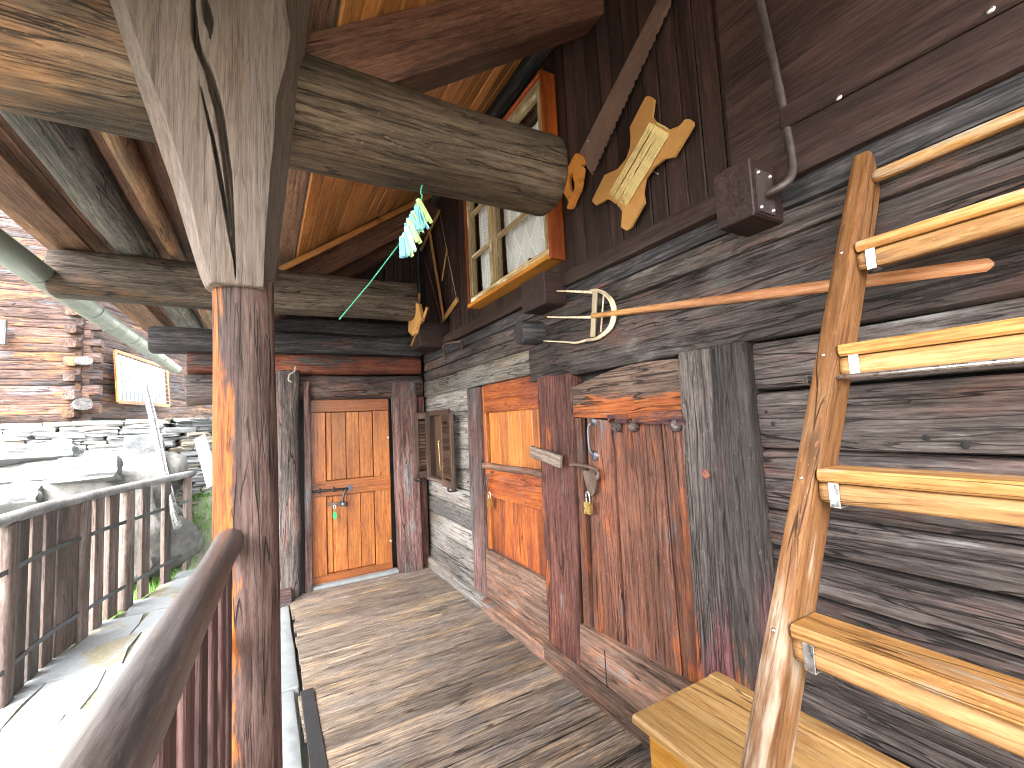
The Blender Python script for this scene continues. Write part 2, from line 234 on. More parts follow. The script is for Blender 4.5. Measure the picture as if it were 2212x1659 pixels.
def lace():
    m, nt, b = newmat('white crochet lace'); out = nt.nodes['Material Output']
    sx = nd(nt, 'ShaderNodeSeparateXYZ', {0: nd(nt, 'ShaderNodeTexCoord').outputs['Object']}); x, z = sx.outputs[0], sx.outputs[2]
    def tri(a, per): return mth(nt, 'ABSOLUTE', mth(nt, 'SUBTRACT', mth(nt, 'FRACT', mth(nt, 'DIVIDE', a, per)), .5))
    def band(a, lo, hi): return mth(nt, 'MULTIPLY', mth(nt, 'GREATER_THAN', a, lo), mth(nt, 'LESS_THAN', a, hi))
    # open net, solid where motifs are crocheted: a chain of diamonds in every column, a big stepped diamond along the hem
    net = mth(nt, 'ADD', .66, mth(nt, 'MULTIPLY', band(tri(mth(nt, 'ADD', x, z), .016), .0, .22), .22))
    dc = mth(nt, 'ADD', mth(nt, 'MULTIPLY', tri(x, .15), 5.2), mth(nt, 'MULTIPLY', tri(z, .062), 2.))
    chain = mth(nt, 'MAXIMUM', band(dc, .62, .95), band(dc, -1., .28))
    bar = mth(nt, 'GREATER_THAN', tri(x, .15), .40)
    dots = mth(nt, 'MULTIPLY', band(tri(x, .15), .30, .36), mth(nt, 'GREATER_THAN', tri(z, .026), .25))
    up_ = mth(nt, 'MAXIMUM', chain, mth(nt, 'MAXIMUM', bar, dots))
    db = mth(nt, 'ADD', mth(nt, 'MULTIPLY', tri(x, .15), 2.2), mth(nt, 'MULTIPLY', mth(nt, 'ABSOLUTE', mth(nt, 'SUBTRACT', z, .15)), 7.))
    chk = mth(nt, 'GREATER_THAN', mth(nt, 'MULTIPLY', mth(nt, 'SUBTRACT', tri(mth(nt, 'ADD', x, z), .034), .25), mth(nt, 'SUBTRACT', tri(mth(nt, 'SUBTRACT', x, z), .034), .25)), 0.)
    low = mth(nt, 'MAXIMUM', mth(nt, 'MULTIPLY', mth(nt, 'LESS_THAN', db, .95), mth(nt, 'MULTIPLY', chk, 1.)), band(db, 1.05, 1.22))
    low = mth(nt, 'MAXIMUM', low, mth(nt, 'LESS_THAN', z, .03))
    isl = mth(nt, 'LESS_THAN', z, .32)
    sol = mth(nt, 'ADD', mth(nt, 'MULTIPLY', isl, low), mth(nt, 'MULTIPLY', mth(nt, 'SUBTRACT', 1., isl), up_))
    h = mth(nt, 'SUBTRACT', 1., mth(nt, 'MAXIMUM', net, sol), clamp=True)
    b.inputs['Base Color'].default_value = (.82, .83, .87, 1); b.inputs['Roughness'].default_value = .9
    mx = nd(nt, 'ShaderNodeMixShader'); sock(nt, h, mx.inputs[0]); sock(nt, b.outputs[0], mx.inputs[1]); sock(nt, nd(nt, 'ShaderNodeBsdfTransparent').outputs[0], mx.inputs[2])
    sock(nt, mx.outputs[0], out.inputs[0]); return m
M['lace'] = lace()

# ------------------------------------------------------------------ object helpers
W = {}
def link(name, data, mat=None, parent=None, mw=None):
    o = bpy.data.objects.new(name, data); COL.objects.link(o); mw = mw or Matrix.Identity(4)
    W[o.name] = mw
    if parent is not None: o.parent = parent; o.matrix_basis = W[parent.name].inverted() @ mw
    else: o.matrix_basis = mw
    if mat is not None and data is not None and not data.materials: data.materials.append(M[mat] if isinstance(mat, str) else mat)
    return o
def tag(o, label=None, cat=None, group=None, kind=None):
    if label: o['label'] = label
    if cat: o['category'] = cat
    if group: o['group'] = group
    if kind: o['kind'] = kind
    return o
def thing(name, label, cat, loc=(0, 0, 0), group=None): return tag(link(name, None, None, None, Matrix.Translation(loc)), label, cat, group)
def struct(name, loc=(0, 0, 0)): return tag(link(name, None, None, None, Matrix.Translation(loc)), kind='structure')
def frame(p0, x, up):
    x = V(x).normalized(); z = V(up); z = (z - x * z.dot(x)).normalized(); y = z.cross(x)
    return Matrix(((x.x, y.x, z.x, p0[0]), (x.y, y.y, z.y, p0[1]), (x.z, y.z, z.z, p0[2]), (0, 0, 0, 1)))
def mesh(name, vs, fs, smooth=False):
    me = bpy.data.meshes.new(name); me.from_pydata(vs, [], fs); me.update()
    if smooth:
        for p in me.polygons: p.use_smooth = True
    return me
RS = [1]
def rnd(a, b): return random.uniform(a, b)
random.seed(7)

def timber_mesh(L, w, h, p=4., n=16, seg=.14, amp=.006, freq=3., taper=(1, 1), bow=0., endround=.5, rc=.011):
    RS[0] += 1; sd = V((RS[0] * 3.17, RS[0] * 1.31, 0))
    prof = None
    if p >= 7:                                            # squared timber: flat faces, small worn arrises
        rc = min(rc, w * .3, h * .3); prof = []
        for (sy, sz, hor) in ((1, 1, 1), (-1, 1, 0), (-1, -1, 1), (1, -1, 0)):
            ay, az = sy * (w / 2 - rc), sz * (h / 2 - rc)
            c1 = (ay + sy * rc, az) if hor else (ay, az + sz * rc); c2 = (ay, az + sz * rc) if hor else (ay + sy * rc, az)
            prof += [c1, (ay + sy * rc * .71, az + sz * rc * .71), c2]
            ly = w - 2 * rc; lz = h - 2 * rc
            for u in (.2, .5, .8):
                prof.append((c2[0] - sy * ly * u, c2[1]) if hor else (c2[0], c2[1] - sz * lz * u))
        n = len(prof)
    k = max(3, int(L / seg)); st = [0, min(.012, L * .1)] + [L * i / k for i in range(1, k)] + [L - min(.012, L * .1), L]
    vs, fs = [], []
    for i, x in enumerate(st):
        t = x / L; s = taper[0] + (taper[1] - taper[0]) * t
        if i in (0, len(st) - 1): s *= 1 - .10 * endround
        bz = bow * 4 * t * (1 - t)
        for j in range(n):
            if prof:
                y, z = prof[j][0] * s, prof[j][1] * s; q = math.hypot(y / w, z / h); c, sn = y / w / q, z / h / q
                if abs(c) > .8: c, sn = math.copysign(1, c), 0
                elif abs(sn) > .8: c, sn = 0, math.copysign(1, sn)
            else:
                a = 2 * math.pi * (j + .5) / n; c, sn = math.cos(a), math.sin(a)
                r = (abs(c) ** p + abs(sn) ** p) ** (-1 / p)
                y, z = c * r * w / 2 * s, sn * r * h / 2 * s
            d = noise.noise(V((x * freq, y * freq * 2.5, z * freq * 2.5)) + sd) * amp + noise.noise(V((x * freq * .45, 0, 0)) + sd) * amp
            vs.append((x, y + c * d, z + sn * d + bz))
    m = len(st)
    for i in range(m - 1):
        for j in range(n):
            j2 = (j + 1) % n
            fs.append((i * n + j, i * n + j2, (i + 1) * n + j2, (i + 1) * n + j))
    c0 = len(vs); vs.append((-.001, 0, vs[0][2] * 0)); vs.append((L + .001, 0, 0))
    for j in range(n):
        j2 = (j + 1) % n; fs.append((c0, j2, j)); fs.append((c0 + 1, (m - 1) * n + j, (m - 1) * n + j2))
    me = mesh('timber', vs, fs, True)
    # keep end faces flat
    for q in list(me.polygons)[-2 * n:]: q.use_smooth = False
    if prof: me.set_sharp_from_angle(angle=.55)
    return me
def timber(name, p0, p1, w, h, mat, parent=None, up=(0, 0, 1), **kw):
    p0, p1 = V(p0), V(p1)
    return link(name, timber_mesh((p1 - p0).length, w, h, **kw), mat, parent, frame(p0, p1 - p0, up))

BC = {}
def board_mesh(L, w, t, c=.004, rag=0.):
    key = (round(L, 3), round(w, 3), round(t, 3), c)
    if key in BC and not rag: return BC[key]
    c = min(c, w * .3, t * .3); a, b = w / 2, t / 2
    prof = [(a, -b + c), (a, b - c), (a - c, b), (-a + c, b), (-a, b - c), (-a, -b + c), (-a + c, -b), (a - c, -b)]
    vs, fs = [], []; q = c * .7
    st = [0, q, L - q, L]
    if rag: st = [0, q] + [L * i / 6 for i in range(1, 6)] + [L - q, L]
    for i, x in enumerate(st):
        s = 0 if 0 < i < len(st) - 1 else q
        dy = rnd(-rag, rag); dz = rnd(-rag, rag) * .5
        for (y, z) in prof: vs.append((x, (y - math.copysign(s, y)) + dy, z - math.copysign(s, z) + dz))
    m = len(st)
    for i in range(m - 1):
        for j in range(8): fs.append((i * 8 + j, i * 8 + (j + 1) % 8, (i + 1) * 8 + (j + 1) % 8, (i + 1) * 8 + j))
    fs.append(tuple(range(7, -1, -1))); fs.append(tuple((m - 1) * 8 + j for j in range(8)))
    me = mesh('board', vs, fs)
    if not rag: BC[key] = me
    return me
def board(name, p0, p1, w, t, mat, parent=None, up=(0, 0, 1), c=.004, rag=0.):
    """length p0-p1, width w across, thickness t along up"""
    p0, p1 = V(p0), V(p1); me = board_mesh((p1 - p0).length, w, t, c, rag)
    if me.materials and me.materials[0] != M[mat]: me = me.copy(); me.materials.clear()
    return link(name, me, mat, parent, frame(p0, p1 - p0, up))
def wallrect(name, y0, y1, z0, z1, xf, t, mat, parent, grain='z', c=.004, rag=0.):
    """a board lying on the long wall, its face at X=xf, thickness t into the wall"""
    yc, zc, x = (y0 + y1) / 2, (z0 + z1) / 2, xf + t / 2
    if grain == 'z': return board(name, (x, yc, z0), (x, yc, z1), abs(y1 - y0), t, mat, parent, (-1, 0, 0), c, rag)
    return board(name, (x, max(y0, y1), zc), (x, min(y0, y1), zc), abs(z1 - z0), t, mat, parent, (-1, 0, 0), c, rag)
def backrect(name, x0, x1, z0, z1, yf, t, mat, parent, grain='z', c=.004, rag=0.):
    xc, zc, y = (x0 + x1) / 2, (z0 + z1) / 2, yf + t / 2
    if grain == 'z': return board(name, (xc, y, z0), (xc, y, z1), abs(x1 - x0), t, mat, parent, (0, -1, 0), c, rag)
    return board(name, (x0, y, zc), (x1, y, zc), abs(z1 - z0), t, mat, parent, (0, -1, 0), c, rag)
def prism(name, pts, nrm, t, mat, parent=None, xdir=(0, 0, 1), bev=.002):
    """flat outline (world points in one plane) with thickness t along nrm"""
    o = sum((V(p) for p in pts), V()) / len(pts); F = frame(o, xdir, nrm); I = F.inverted()
    l = [I @ V(p) for p in pts]
    if sum(l[i].x * l[(i + 1) % len(l)].y - l[(i + 1) % len(l)].x * l[i].y for i in range(len(l))) < 0: l.reverse()
    bm = bmesh.new(); vs = [bm.verts.new((p.x, p.y, 0)) for p in l]; f = bm.faces.new(vs)
    r = bmesh.ops.extrude_face_region(bm, geom=[f]); ev = [g for g in r['geom'] if isinstance(g, bmesh.types.BMVert)]
    for q in ev: q.co.z += t
    bmesh.ops.recalc_face_normals(bm, faces=bm.faces[:])
    bmesh.ops.triangulate(bm, faces=[f2 for f2 in bm.faces if len(f2.verts) > 4])
    me = bpy.data.meshes.new('prism'); bm.to_mesh(me); bm.free()
    return link(name, me, mat, parent, F)
def smoothpath(pts, sub=6):
    pts = [V(p) for p in pts]; out = []
    for i in range(len(pts) - 1):
        a, b, c, d = pts[max(i - 1, 0)], pts[i], pts[i + 1], pts[min(i + 2, len(pts) - 1)]
        for k in range(sub):
            t = k / sub
            out.append(.5 * ((2 * b) + (c - a) * t + (2 * a - 5 * b + 4 * c - d) * t * t + (3 * b - a - 3 * c + d) * t ** 3))
    return out + [pts[-1]]
def tube(name, pts, r, mat, parent=None, n=8, r1=None, flat=1.):
    pts = [V(p) for p in pts]; o = pts[0].copy(); vs, fs = [], []; up = None
    for i, p in enumerate(pts):
        d = (pts[min(i + 1, len(pts) - 1)] - pts[max(i - 1, 0)]).normalized()
        if up is None: up = d.orthogonal().normalized()
        up = (up - d * up.dot(d)).normalized(); s = d.cross(up)
        rr = r if r1 is None else r + (r1 - r) * i / (len(pts) - 1)
        for j in range(n):
            a = 2 * math.pi * j / n; vs.append(tuple(p - o + (up * math.cos(a) + s * math.sin(a) * flat) * rr))
    for i in range(len(pts) - 1):
        for j in range(n): fs.append((i * n + j, i * n + (j + 1) % n, (i + 1) * n + (j + 1) % n, (i + 1) * n + j))
    fs.append(tuple(range(n - 1, -1, -1))); fs.append(tuple((len(pts) - 1) * n + j for j in range(n)))
    me = mesh('tube', vs, fs, True); me.polygons[-1].use_smooth = False; me.polygons[-2].use_smooth = False
    return link(name, me, mat, parent, Matrix.Translation(o))
def dome(name, p, nrm, r, h, mat, parent, n=10, k=4):
    vs, fs = [], []
    for i in range(k):
        a = math.pi / 2 * i / k
        for j in range(n): b = 2 * math.pi * j / n; vs.append((r * math.cos(a) * math.cos(b), r * math.cos(a) * math.sin(b), h * math.sin(a)))
    vs.append((0, 0, h))
    for i in range(k - 1):
        for j in range(n): fs.append((i * n + j, i * n + (j + 1) % n, (i + 1) * n + (j + 1) % n, (i + 1) * n + j))
    for j in range(n): fs.append(((k - 1) * n + j, (k - 1) * n + (j + 1) % n, k * n))
    x = V(nrm).orthogonal()
    return link(name, mesh('dome', vs, fs, True), mat, parent, frame(p, x, nrm))
def rock_mesh(sx, sy, sz, sub=2, amp=.12, box=.7):
    RS[0] += 1; bm = bmesh.new(); bmesh.ops.create_cube(bm, size=1)
    bmesh.ops.subdivide_edges(bm, edges=bm.edges[:], cuts=sub, use_grid_fill=True)
    sd = V((RS[0] * 2.3, RS[0] * .7, 1))
    for v in bm.verts:
        s = v.co.normalized() * .62; c = v.co.lerp(s, 1 - box)
        c = c * (1 + noise.noise(c * 2.6 + sd) * amp * 2 + (noise.noise(c * 9 + sd) * amp * .8 if sub > 2 else 0))
        v.co = V((c.x * sx, c.y * sy, c.z * sz))
    me = bpy.data.meshes.new('rock'); bm.to_mesh(me); bm.free(); return me

# ================================================================== GROUND AND SETTING
def ground_h(x, y):
    h = -.40
    t = min(1, max(0, (y - 7.2) / 2.2)); h += 1.45 * t * t * (3 - 2 * t)
    t2 = min(1, max(0, (-1.6 - x) / 3.0)); h += .35 * t2 * (1 if y > 3 else .2)
    if y > 9: h += (y - 9) * .06
    return h + (noise.noise(V((x * .5, y * .5, 3))) * .05 if (y > 6 or x < -1.6) else 0)
vs, fs = [], []
xs = [-900, -300, -100, -40, -20] + [-12 + .6 * i for i in range(30)] + [8, 14, 30, 90, 300, 900]
ys = [-900, -300, -100, -40, -15] + [-8 + .7 * i for i in range(44)] + [26, 34, 60, 120, 300, 900]
for y in ys:
    for x in xs: vs.append((x, y, ground_h(x, min(y, 60)) if x < .2 or y > 9 else -.45))
for j in range(len(ys) - 1):
    for i in range(len(xs) - 1):
        a = j * len(xs) + i; fs.append((a, a + 1, a + 1 + len(xs), a + len(xs)))
tag(link('ground', mesh('ground', vs, fs, True), 'earth'), kind='structure')

# paved path of stone slabs beside the porch
path = struct('path', (-.7, 4, -.3))
base = mesh('path_base', [(-1.95, -1.5, -.305), (-.02, -1.5, -.305), (-.02, 5.1, -.305), (.9, 5.6, -.305), (.9, 9.0, -.305), (-.50, 9.0, -.305), (-1.1, 7.0, -.305), (-1.75, 4.6, -.305)], [(0, 1, 2, 3, 4, 5, 6, 7)])
link('path_base', base, 'mortar', path)
random.seed(11)
def path_left(y): return -1.95 if y < 4.2 else (-1.78 + (y - 4.2) * .26)
yy = -1.4; row = 0
while yy < 8.8:
    dy = rnd(.38, .62); x = path_left(yy) + .03; xr = -.05 if yy < 4.6 else .5
    while x < xr - .12:
        dx = min(rnd(.35, .7), xr - x)
        if xr - x - dx < .16: dx = xr - x
        g = .006; j = lambda: rnd(-.03, .03)
        q = [(x + g + j(), yy + g + j()), (x + dx * .5, yy + g + j() * .7), (x + dx - g + j(), yy + g + j()), (x + dx - g + j() * .5, yy + dy * .5), (x + dx - g + j(), yy + dy - g + j()), (x + dx * .45, yy + dy - g + j() * .7), (x + g + j(), yy + dy - g + j())]
        z = -.30 + rnd(-.004, .008)
        prism('paving_stone', [(a, b, -.315) for a, b in q], (0, 0, 1), z + .325, 'paving', path, (rnd(-1, 1), rnd(-1, 1), 0))
        x += dx
    yy += dy; row += 1

# porch floor: boards laid across, concrete edging along the outside
pf = struct('porch_floor', (.8, 1.8, 0))
random.seed(3); y = 4.70; i = 0
while y > -1.6:
    wd = rnd(.105, .165)
    x0 = .165 + rnd(-.012, .012) + (.03 if y > 3 else 0)
    board('floor_board', (x0, y - wd / 2, -.0155 + rnd(-.0025, .0025)), (1.62, y - wd / 2, -.0155 + rnd(-.0015, .0015)), wd - .007, .03, 'floor', pf, (0, 0, 1), .003)
    y -= wd
link('underfloor', mesh('underfloor', [(.17, -1.6, -.034), (1.7, -1.6, -.034), (1.7, 4.8, -.034), (.17, 4.8, -.034)], [(0, 1, 2, 3)]), 'dark', pf)
for (a, b, xr) in ((-1.6, .4, .145), (.41, 1.6, .15), (1.61, 3.02, .15), (3.03, 4.42, .178)):
    o = timber('edging_stone', ((xr - .06) / 2 - .005, a, -.16), ((xr - .06) / 2 - .005, b, -.16), xr + .06, .32, 'concrete', pf, p=8., seg=.1, amp=.006, rc=.02)
tag(board('black_strip', (.205, 2.95, .004), (.195, -1.2, .004), .07, .009, 'matt', None), 'narrow black rubber strip lying along the outer edge of the porch boards', 'mat')  # thin black strip laid flat along the outer ends of the boards

# ================================================================== LONG LOG WALL
lw = thing('log_wall', 'long dark log wall of the chalet on the right behind the ladder', 'wall', (WX, 1.5, 0))
rows = [.10, .29, .44, .59, .737, .875, 1.009, 1.139, 1.348, 1.557, 1.737]
for i in range(len(rows) - 1):
    z0, z1 = rows[i], rows[i + 1]; dx = rnd(-.008, .010)
    timber('log', (WX + .085 + dx, .955, (z0 + z1) / 2), (WX + .085 + dx, -1.5, (z0 + z1) / 2 + rnd(-.02, .02)), .17, z1 - z0 - .007, 'log', lw, p=8., seg=.10, amp=.006, freq=2.2, rc=.016)
# lintel log and courses above
timber('log', (WX + .06, 2.45, 1.855), (WX + .06, -1.5, 1.85), .18, .235, 'log', lw, p=8., seg=.10, amp=.008, freq=2., rc=.018)
for (z0, z1, ya, yb, mt) in ((1.965, 2.075, 4.72, -1.5, 'log'), (2.075, 2.175, 4.72, -1.5, 'log'), (2.17, 2.265, 4.72, -1.5, 'log_dark')):
    timber('log', (WX + .085, ya, (z0 + z1) / 2), (WX + .085, yb, (z0 + z1) / 2), .17, z1 - z0 - .003, mt, lw, p=8., seg=.12, amp=.008, freq=2., rc=.02)
# courses over door and window on the far part
timber('log', (WX + .075, 4.72, 1.88), (WX + .075, 2.46, 1.88), .17, .175, 'log_grey', lw, p=8., seg=.1, amp=.007, rc=.018)
rows = [.06, .22, .40, .57, .74, .90]
for i in range(len(rows) - 1):
    z0, z1 = rows[i], rows[i + 1]
    timber('log', (WX + .08 + rnd(-.006, .006), 4.72, (z0 + z1) / 2), (WX + .08, 3.56, (z0 + z1) / 2 + rnd(-.012, .012)), .16, z1 - z0 - .003, 'log_grey', lw, p=8., seg=.1, amp=.006, rc=.015)
for (z0, z1) in ((.90, 1.08), (1.08, 1.26), (1.26, 1.43), (1.43, 1.60)):
    timber('log', (WX + .08, 4.10, (z0 + z1) / 2), (WX + .08, 3.56, (z0 + z1) / 2), .16, z1 - z0 - .003, 'log_grey', lw, p=8., seg=.1, amp=.006, rc=.015)
    timber('log', (WX + .08, 4.73, (z0 + z1) / 2), (WX + .08, 4.60, (z0 + z1) / 2), .16, z1 - z0 - .003, 'log_grey', lw, p=8., seg=.1, amp=.004, rc=.015)
timber('log', (WX + .08, 4.72, 1.70), (WX + .08, 3.56, 1.70), .16, .20, 'log_grey', lw, p=8., seg=.1, amp=.006, rc=.015)
# sill along the floor
timber('sill_beam', (1.585, 4.73, .035), (1.585, 3.32, .035), .17, .115, 'log_grey', lw, p=8., seg=.1, amp=.005, rc=.018)
timber('sill_beam', (1.585, 3.32, .035), (1.585, 2.42, .035), .17, .115, 'kick', lw, p=8., seg=.1, amp=.005, rc=.018)
timber('sill_beam', (1.575, 2.42, .05), (1.575, -1.5, .05), .16, .13, 'kick', lw, p=8., seg=.1, amp=.005, rc=.018)
# door posts
timber('door_post', (WX + .05, 3.42, .10), (WX + .05, 3.40, 1.785), .26, .135, 'jamb', lw, up=(-1, 0, 0), p=8., n=20, amp=.006)
timber('door_post', (WX + .045, 2.235, .115), (WX + .045, 2.175, 1.752), .35, .16, 'jamb_red', lw, up=(-1, 0, 0), p=8., n=20, amp=.006, taper=(.93, 1.03))
timber('door_post', (WX + .045, 1.205, .10), (WX + .04, 1.165, 1.742), .165, .17, 'wide_post', lw, up=(-1, 0, 0), p=9., n=20, amp=.004)
timber('door_post', (WX + .045, 1.041, .10), (WX + .04, 1.021, 1.742), .148, .18, 'wide_post', lw, up=(-1, 0, 0), p=9., n=20, amp=.004)
p = z7(1085, 595, 1.475); dome('wooden_peg', (1.466, p.y, p.z), (-1, 0, 0), .019, .006, 'jamb_red', lw, 14, 3)
q = z7(430, 520, 1.478); board('patch_block', (1.472, 2.40, 1.296), (1.466, 2.07, 1.25), .075, .02, 'beam_grey', lw, (-1, 0, 0), .004, .002)
# log ends of a cross wall and boxed joist ends
timber('log_end', (1.72, 2.33, 2.045), (1.40, 2.36, 2.05), .15, .15, 'log_dark', lw, p=2.4, n=16, amp=.01)
for (yc, zc, wy, hz, xo) in ((2.17, 2.25, .26, .19, 1.40), (4.20, 2.37, .30, .25, 1.30)):
    board('boxed_joist_end', (1.75, yc, zc), (xo, yc, zc), wy, hz, 'clad', lw, (0, 0, 1), .006)
for (px, py, r_) in ((2000, 945, .009), (2085, 962, .010), (1670, 915, .008), (1655, 890, .006)):
    q = wl(px, py, WX - .006); dome('bore_hole', q, (-1, 0, 0), r_, .001, 'dark', lw, 10, 2)
# ledger under the cladding
timber('ledger', (1.585, 4.72, 2.315), (1.585, -1.5, 2.29), .12, .085, 'trim', lw, p=7., n=14, amp=.003)
# filled back so that no light comes through the joints
prism('wall_core', [(1.66, 4.9, 0), (1.66, -1.5, 0), (1.66, -1.5, 2.3), (1.66, 4.9, 2.3)], (1, 0, 0), .25, 'dark', lw, (0, 1, 0))

# ---- door with the orange upper half (second from the end)
d2 = thing('plank_door', 'narrow panelled plank door, bright orange above and red below, beside the shuttered window', 'door', (1.57, 2.86, .1))
X2 = 1.575
wallrect('stile', 3.23, 3.30, .12, 1.785, X2 - .012, .05, 'door_frame', d2)
wallrect('header_board', 2.37, 3.235, 1.565, 1.79, X2 - .018, .04, 'door_mid', d2, 'y')
e = [3.20, 3.03, 2.88, 2.70, 2.54, 2.37]
for a, b in zip(e, e[1:]): wallrect('plank', a - .002, b + .002, 1.15, 1.575, X2 + .004, .03, 'door_orange', d2)
wallrect('weather_strip', 2.34, 3.30, 1.12, 1.165, X2 - .04, .045, 'kick', d2, 'y', .008, .003)
wallrect('mid_rail', 2.37, 3.25, .90, 1.125, X2 - .015, .04, 'door_mid', d2, 'y')
for a, b in zip(e, e[1:]): wallrect('plank', a - .002, b + .002, .30, .905, X2 + .004, .03, 'door_mid', d2)
prism('kick_board', [(X2 - .035, 3.30, .47), (X2 - .035, 3.27, .488), (X2 - .035, 2.37, .475), (X2 - .035, 2.37, .11), (X2 - .035, 3.32, .11)], (1, 0, 0), .045, 'kick', d2, (0, -1, 0))
for yy in (3.15, 2.98, 2.82, 2.72, 2.48): dome('nail_head', (X2 - .018, yy, 1.60), (-1, 0, 0), .008, .004, 'rust', d2, 8, 2)
for yy in (3.12, 2.9, 2.65, 2.45): dome('nail_head', (X2 - .015, yy, .92 + .01 * rnd(-1, 1)), (-1, 0, 0), .008, .004, 'rust', d2, 8, 2)
hk = tube('hasp', smoothpath([(X2 - .02, 3.12, 1.10), (X2 - .05, 3.135, 1.09), (X2 - .055, 3.20, 1.02), (X2 - .05, 3.24, .95), (X2 - .04, 3.23, .93), (X2 - .05, 3.19, .98), (X2 - .055, 3.14, 1.06)]), .006, 'iron_grey', d2, 8)
pl = prism('padlock', [(X2 - .055, 3.18, .90), (X2 - .055, 3.125, .90), (X2 - .055, 3.125, .83), (X2 - .055, 3.18, .83)], (1, 0, 0), .02, 'brass', d2)
tube('shackle', smoothpath([(X2 - .045, 3.17, .895), (X2 - .045, 3.17, .935), (X2 - .045, 3.152, .95), (X2 - .045, 3.135, .935), (X2 - .045, 3.135, .895)]), .004, 'steel', pl, 6)
prism('door_backing', [(1.63, 3.34, .1), (1.63, 2.34, .1), (1.63, 2.34, 1.8), (1.63, 3.34, 1.8)], (1, 0, 0), .02, 'dark', d2, (0, 0, 1))

# ---- worn door with three planks (nearest)
d3 = thing('plank_door', 'broad worn red brown door of three planks with an iron handle, nearest the ladder', 'door', (1.57, 1.62, .1))
X3 = 1.53
arch = [(2.0, 1.498), (1.995, 1.665)] + [(1.98 - .74 * t, 1.665 + .068 * math.sin(min(1, t * 1.5) * math.pi / 2) - .012 * max(0, t - .75) * 4) for t in [i / 10 for i in range(11)]] + [(1.232, 1.452), (1.5, 1.475), (1.8, 1.487)]
prism('header_board', [(X3 - .012, a, b) for a, b in arch], (1, 0, 0), .05, 'header', d3, (0, -1, 0))
lo = .33
bnd = [(1.90, 1.955), (1.700, 1.712), (1.385, 1.372), (1.235, 1.235)]
for i in range(3):
    (t0, b0), (t1, b1) = bnd[i], bnd[i + 1]
    prism('plank', [(X3 + .006 * (i % 2), t0 - .007, 1.49), (X3 + .006 * (i % 2), t1 + .007, 1.47), (X3 + .006 * (i % 2), b1 + .007, lo), (X3 + .006 * (i % 2), b0 - .007, lo)], (1, 0, 0), .045, ('door_worn', 'door_worn', 'door_worn')[i], d3, (0, 0, 1))
prism('edge_batten', [(X3 - .012, 1.985, 1.49), (X3 - .012, 1.935, 1.49), (X3 - .012, 1.965, .30), (X3 - .012, 2.02, .30)], (1, 0, 0), .03, 'door_worn', d3, (0, 0, 1))
prism('kick_board', [(X3 - .03, 2.03, .365), (X3 - .03, 1.22, .39), (X3 - .03, 1.22, .12), (X3 - .03, 2.05, .145)], (1, 0, 0), .04, 'kick', d3, (0, -1, 0))
prism('seam', [(X3 - .0315, 1.838, .31), (X3 - .0315, 1.832, .31), (X3 - .0315, 1.830, .13), (X3 - .0315, 1.836, .13)], (1, 0, 0), .004, 'dark', d3)
st = prism('notched_strip', [(X3 - .03, y, z) for y, z in ((1.70, 1.50), (1.25, 1.507), (1.232, 1.445), (1.275, 1.443), (1.275, 1.468), (1.31, 1.468), (1.31, 1.447), (1.525, 1.455), (1.53, 1.478), (1.56, 1.478), (1.565, 1.456), (1.64, 1.458), (1.645, 1.482), (1.675, 1.48), (1.69, 1.462))], (1, 0, 0), .03, 'wide_post', d3, (0, -1, 0))
for yk in (1.655, 1.545, 1.293): dome('knob', (X3 - .004, yk, 1.443), (-1, 0, -.5), .030, .035, 'log', d3, 12, 4)
hd = tube('handle', smoothpath([(X3 - .003, 1.845, 1.463), (X3 - .022, 1.848, 1.455), (X3 - .028, 1.858, 1.42), (X3 - .026, 1.86, 1.34), (X3 - .020, 1.856, 1.305), (X3 - .003, 1.848, 1.292)]), .0065, 'iron_grey', d3, 8)
dome('handle_plate', (X3, 1.845, 1.468), (-1, 0, 0), .026, .010, 'iron_grey', d3); dome('handle_plate', (X3, 1.848, 1.287), (-1, 0, 0), .030, .012, 'iron_grey', d3)
tube('bolt', smoothpath([(X3 - .03, 2.03, 1.232), (X3 - .03, 1.93, 1.235), (X3 - .03, 1.84, 1.225), (X3 - .035, 1.79, 1.21), (X3 - .045, 1.782, 1.185), (X3 - .045, 1.80, 1.17)]), .010, 'rust', d3, 10)
prism('bolt_plate', [(X3 - .012, y, z) for y, z in ((1.945, 1.205), (1.845, 1.205), (1.84, 1.17), (1.865, 1.085), (1.91, 1.08), (1.94, 1.17))], (1, 0, 0), .016, 'rust', d3)
prism('hasp', [(X3 - .034, y, z) for y, z in ((1.84, 1.195), (1.80, 1.195), (1.83, 1.10), (1.87, 1.07), (1.895, 1.085), (1.86, 1.11))], (1, 0, 0), .012, 'rust', d3)
pl = prism('padlock', [(X3 - .05, 1.905, 1.045), (X3 - .05, 1.855, 1.045), (X3 - .05, 1.858, .985), (X3 - .05, 1.908, .985)], (1, 0, 0), .022, 'brass', d3)
tube('shackle', smoothpath([(X3 - .04, 1.893, 1.04), (X3 - .04, 1.893, 1.085), (X3 - .04, 1.88, 1.10), (X3 - .04, 1.867, 1.085), (X3 - .04, 1.867, 1.04)]), .004, 'steel', pl, 6)
prism('door_backing', [(1.60, 2.06, .1), (1.60, 1.2, .1), (1.60, 1.2, 1.76), (1.60, 2.06, 1.76)], (1, 0, 0), .02, 'dark', d3, (0, 0, 1))

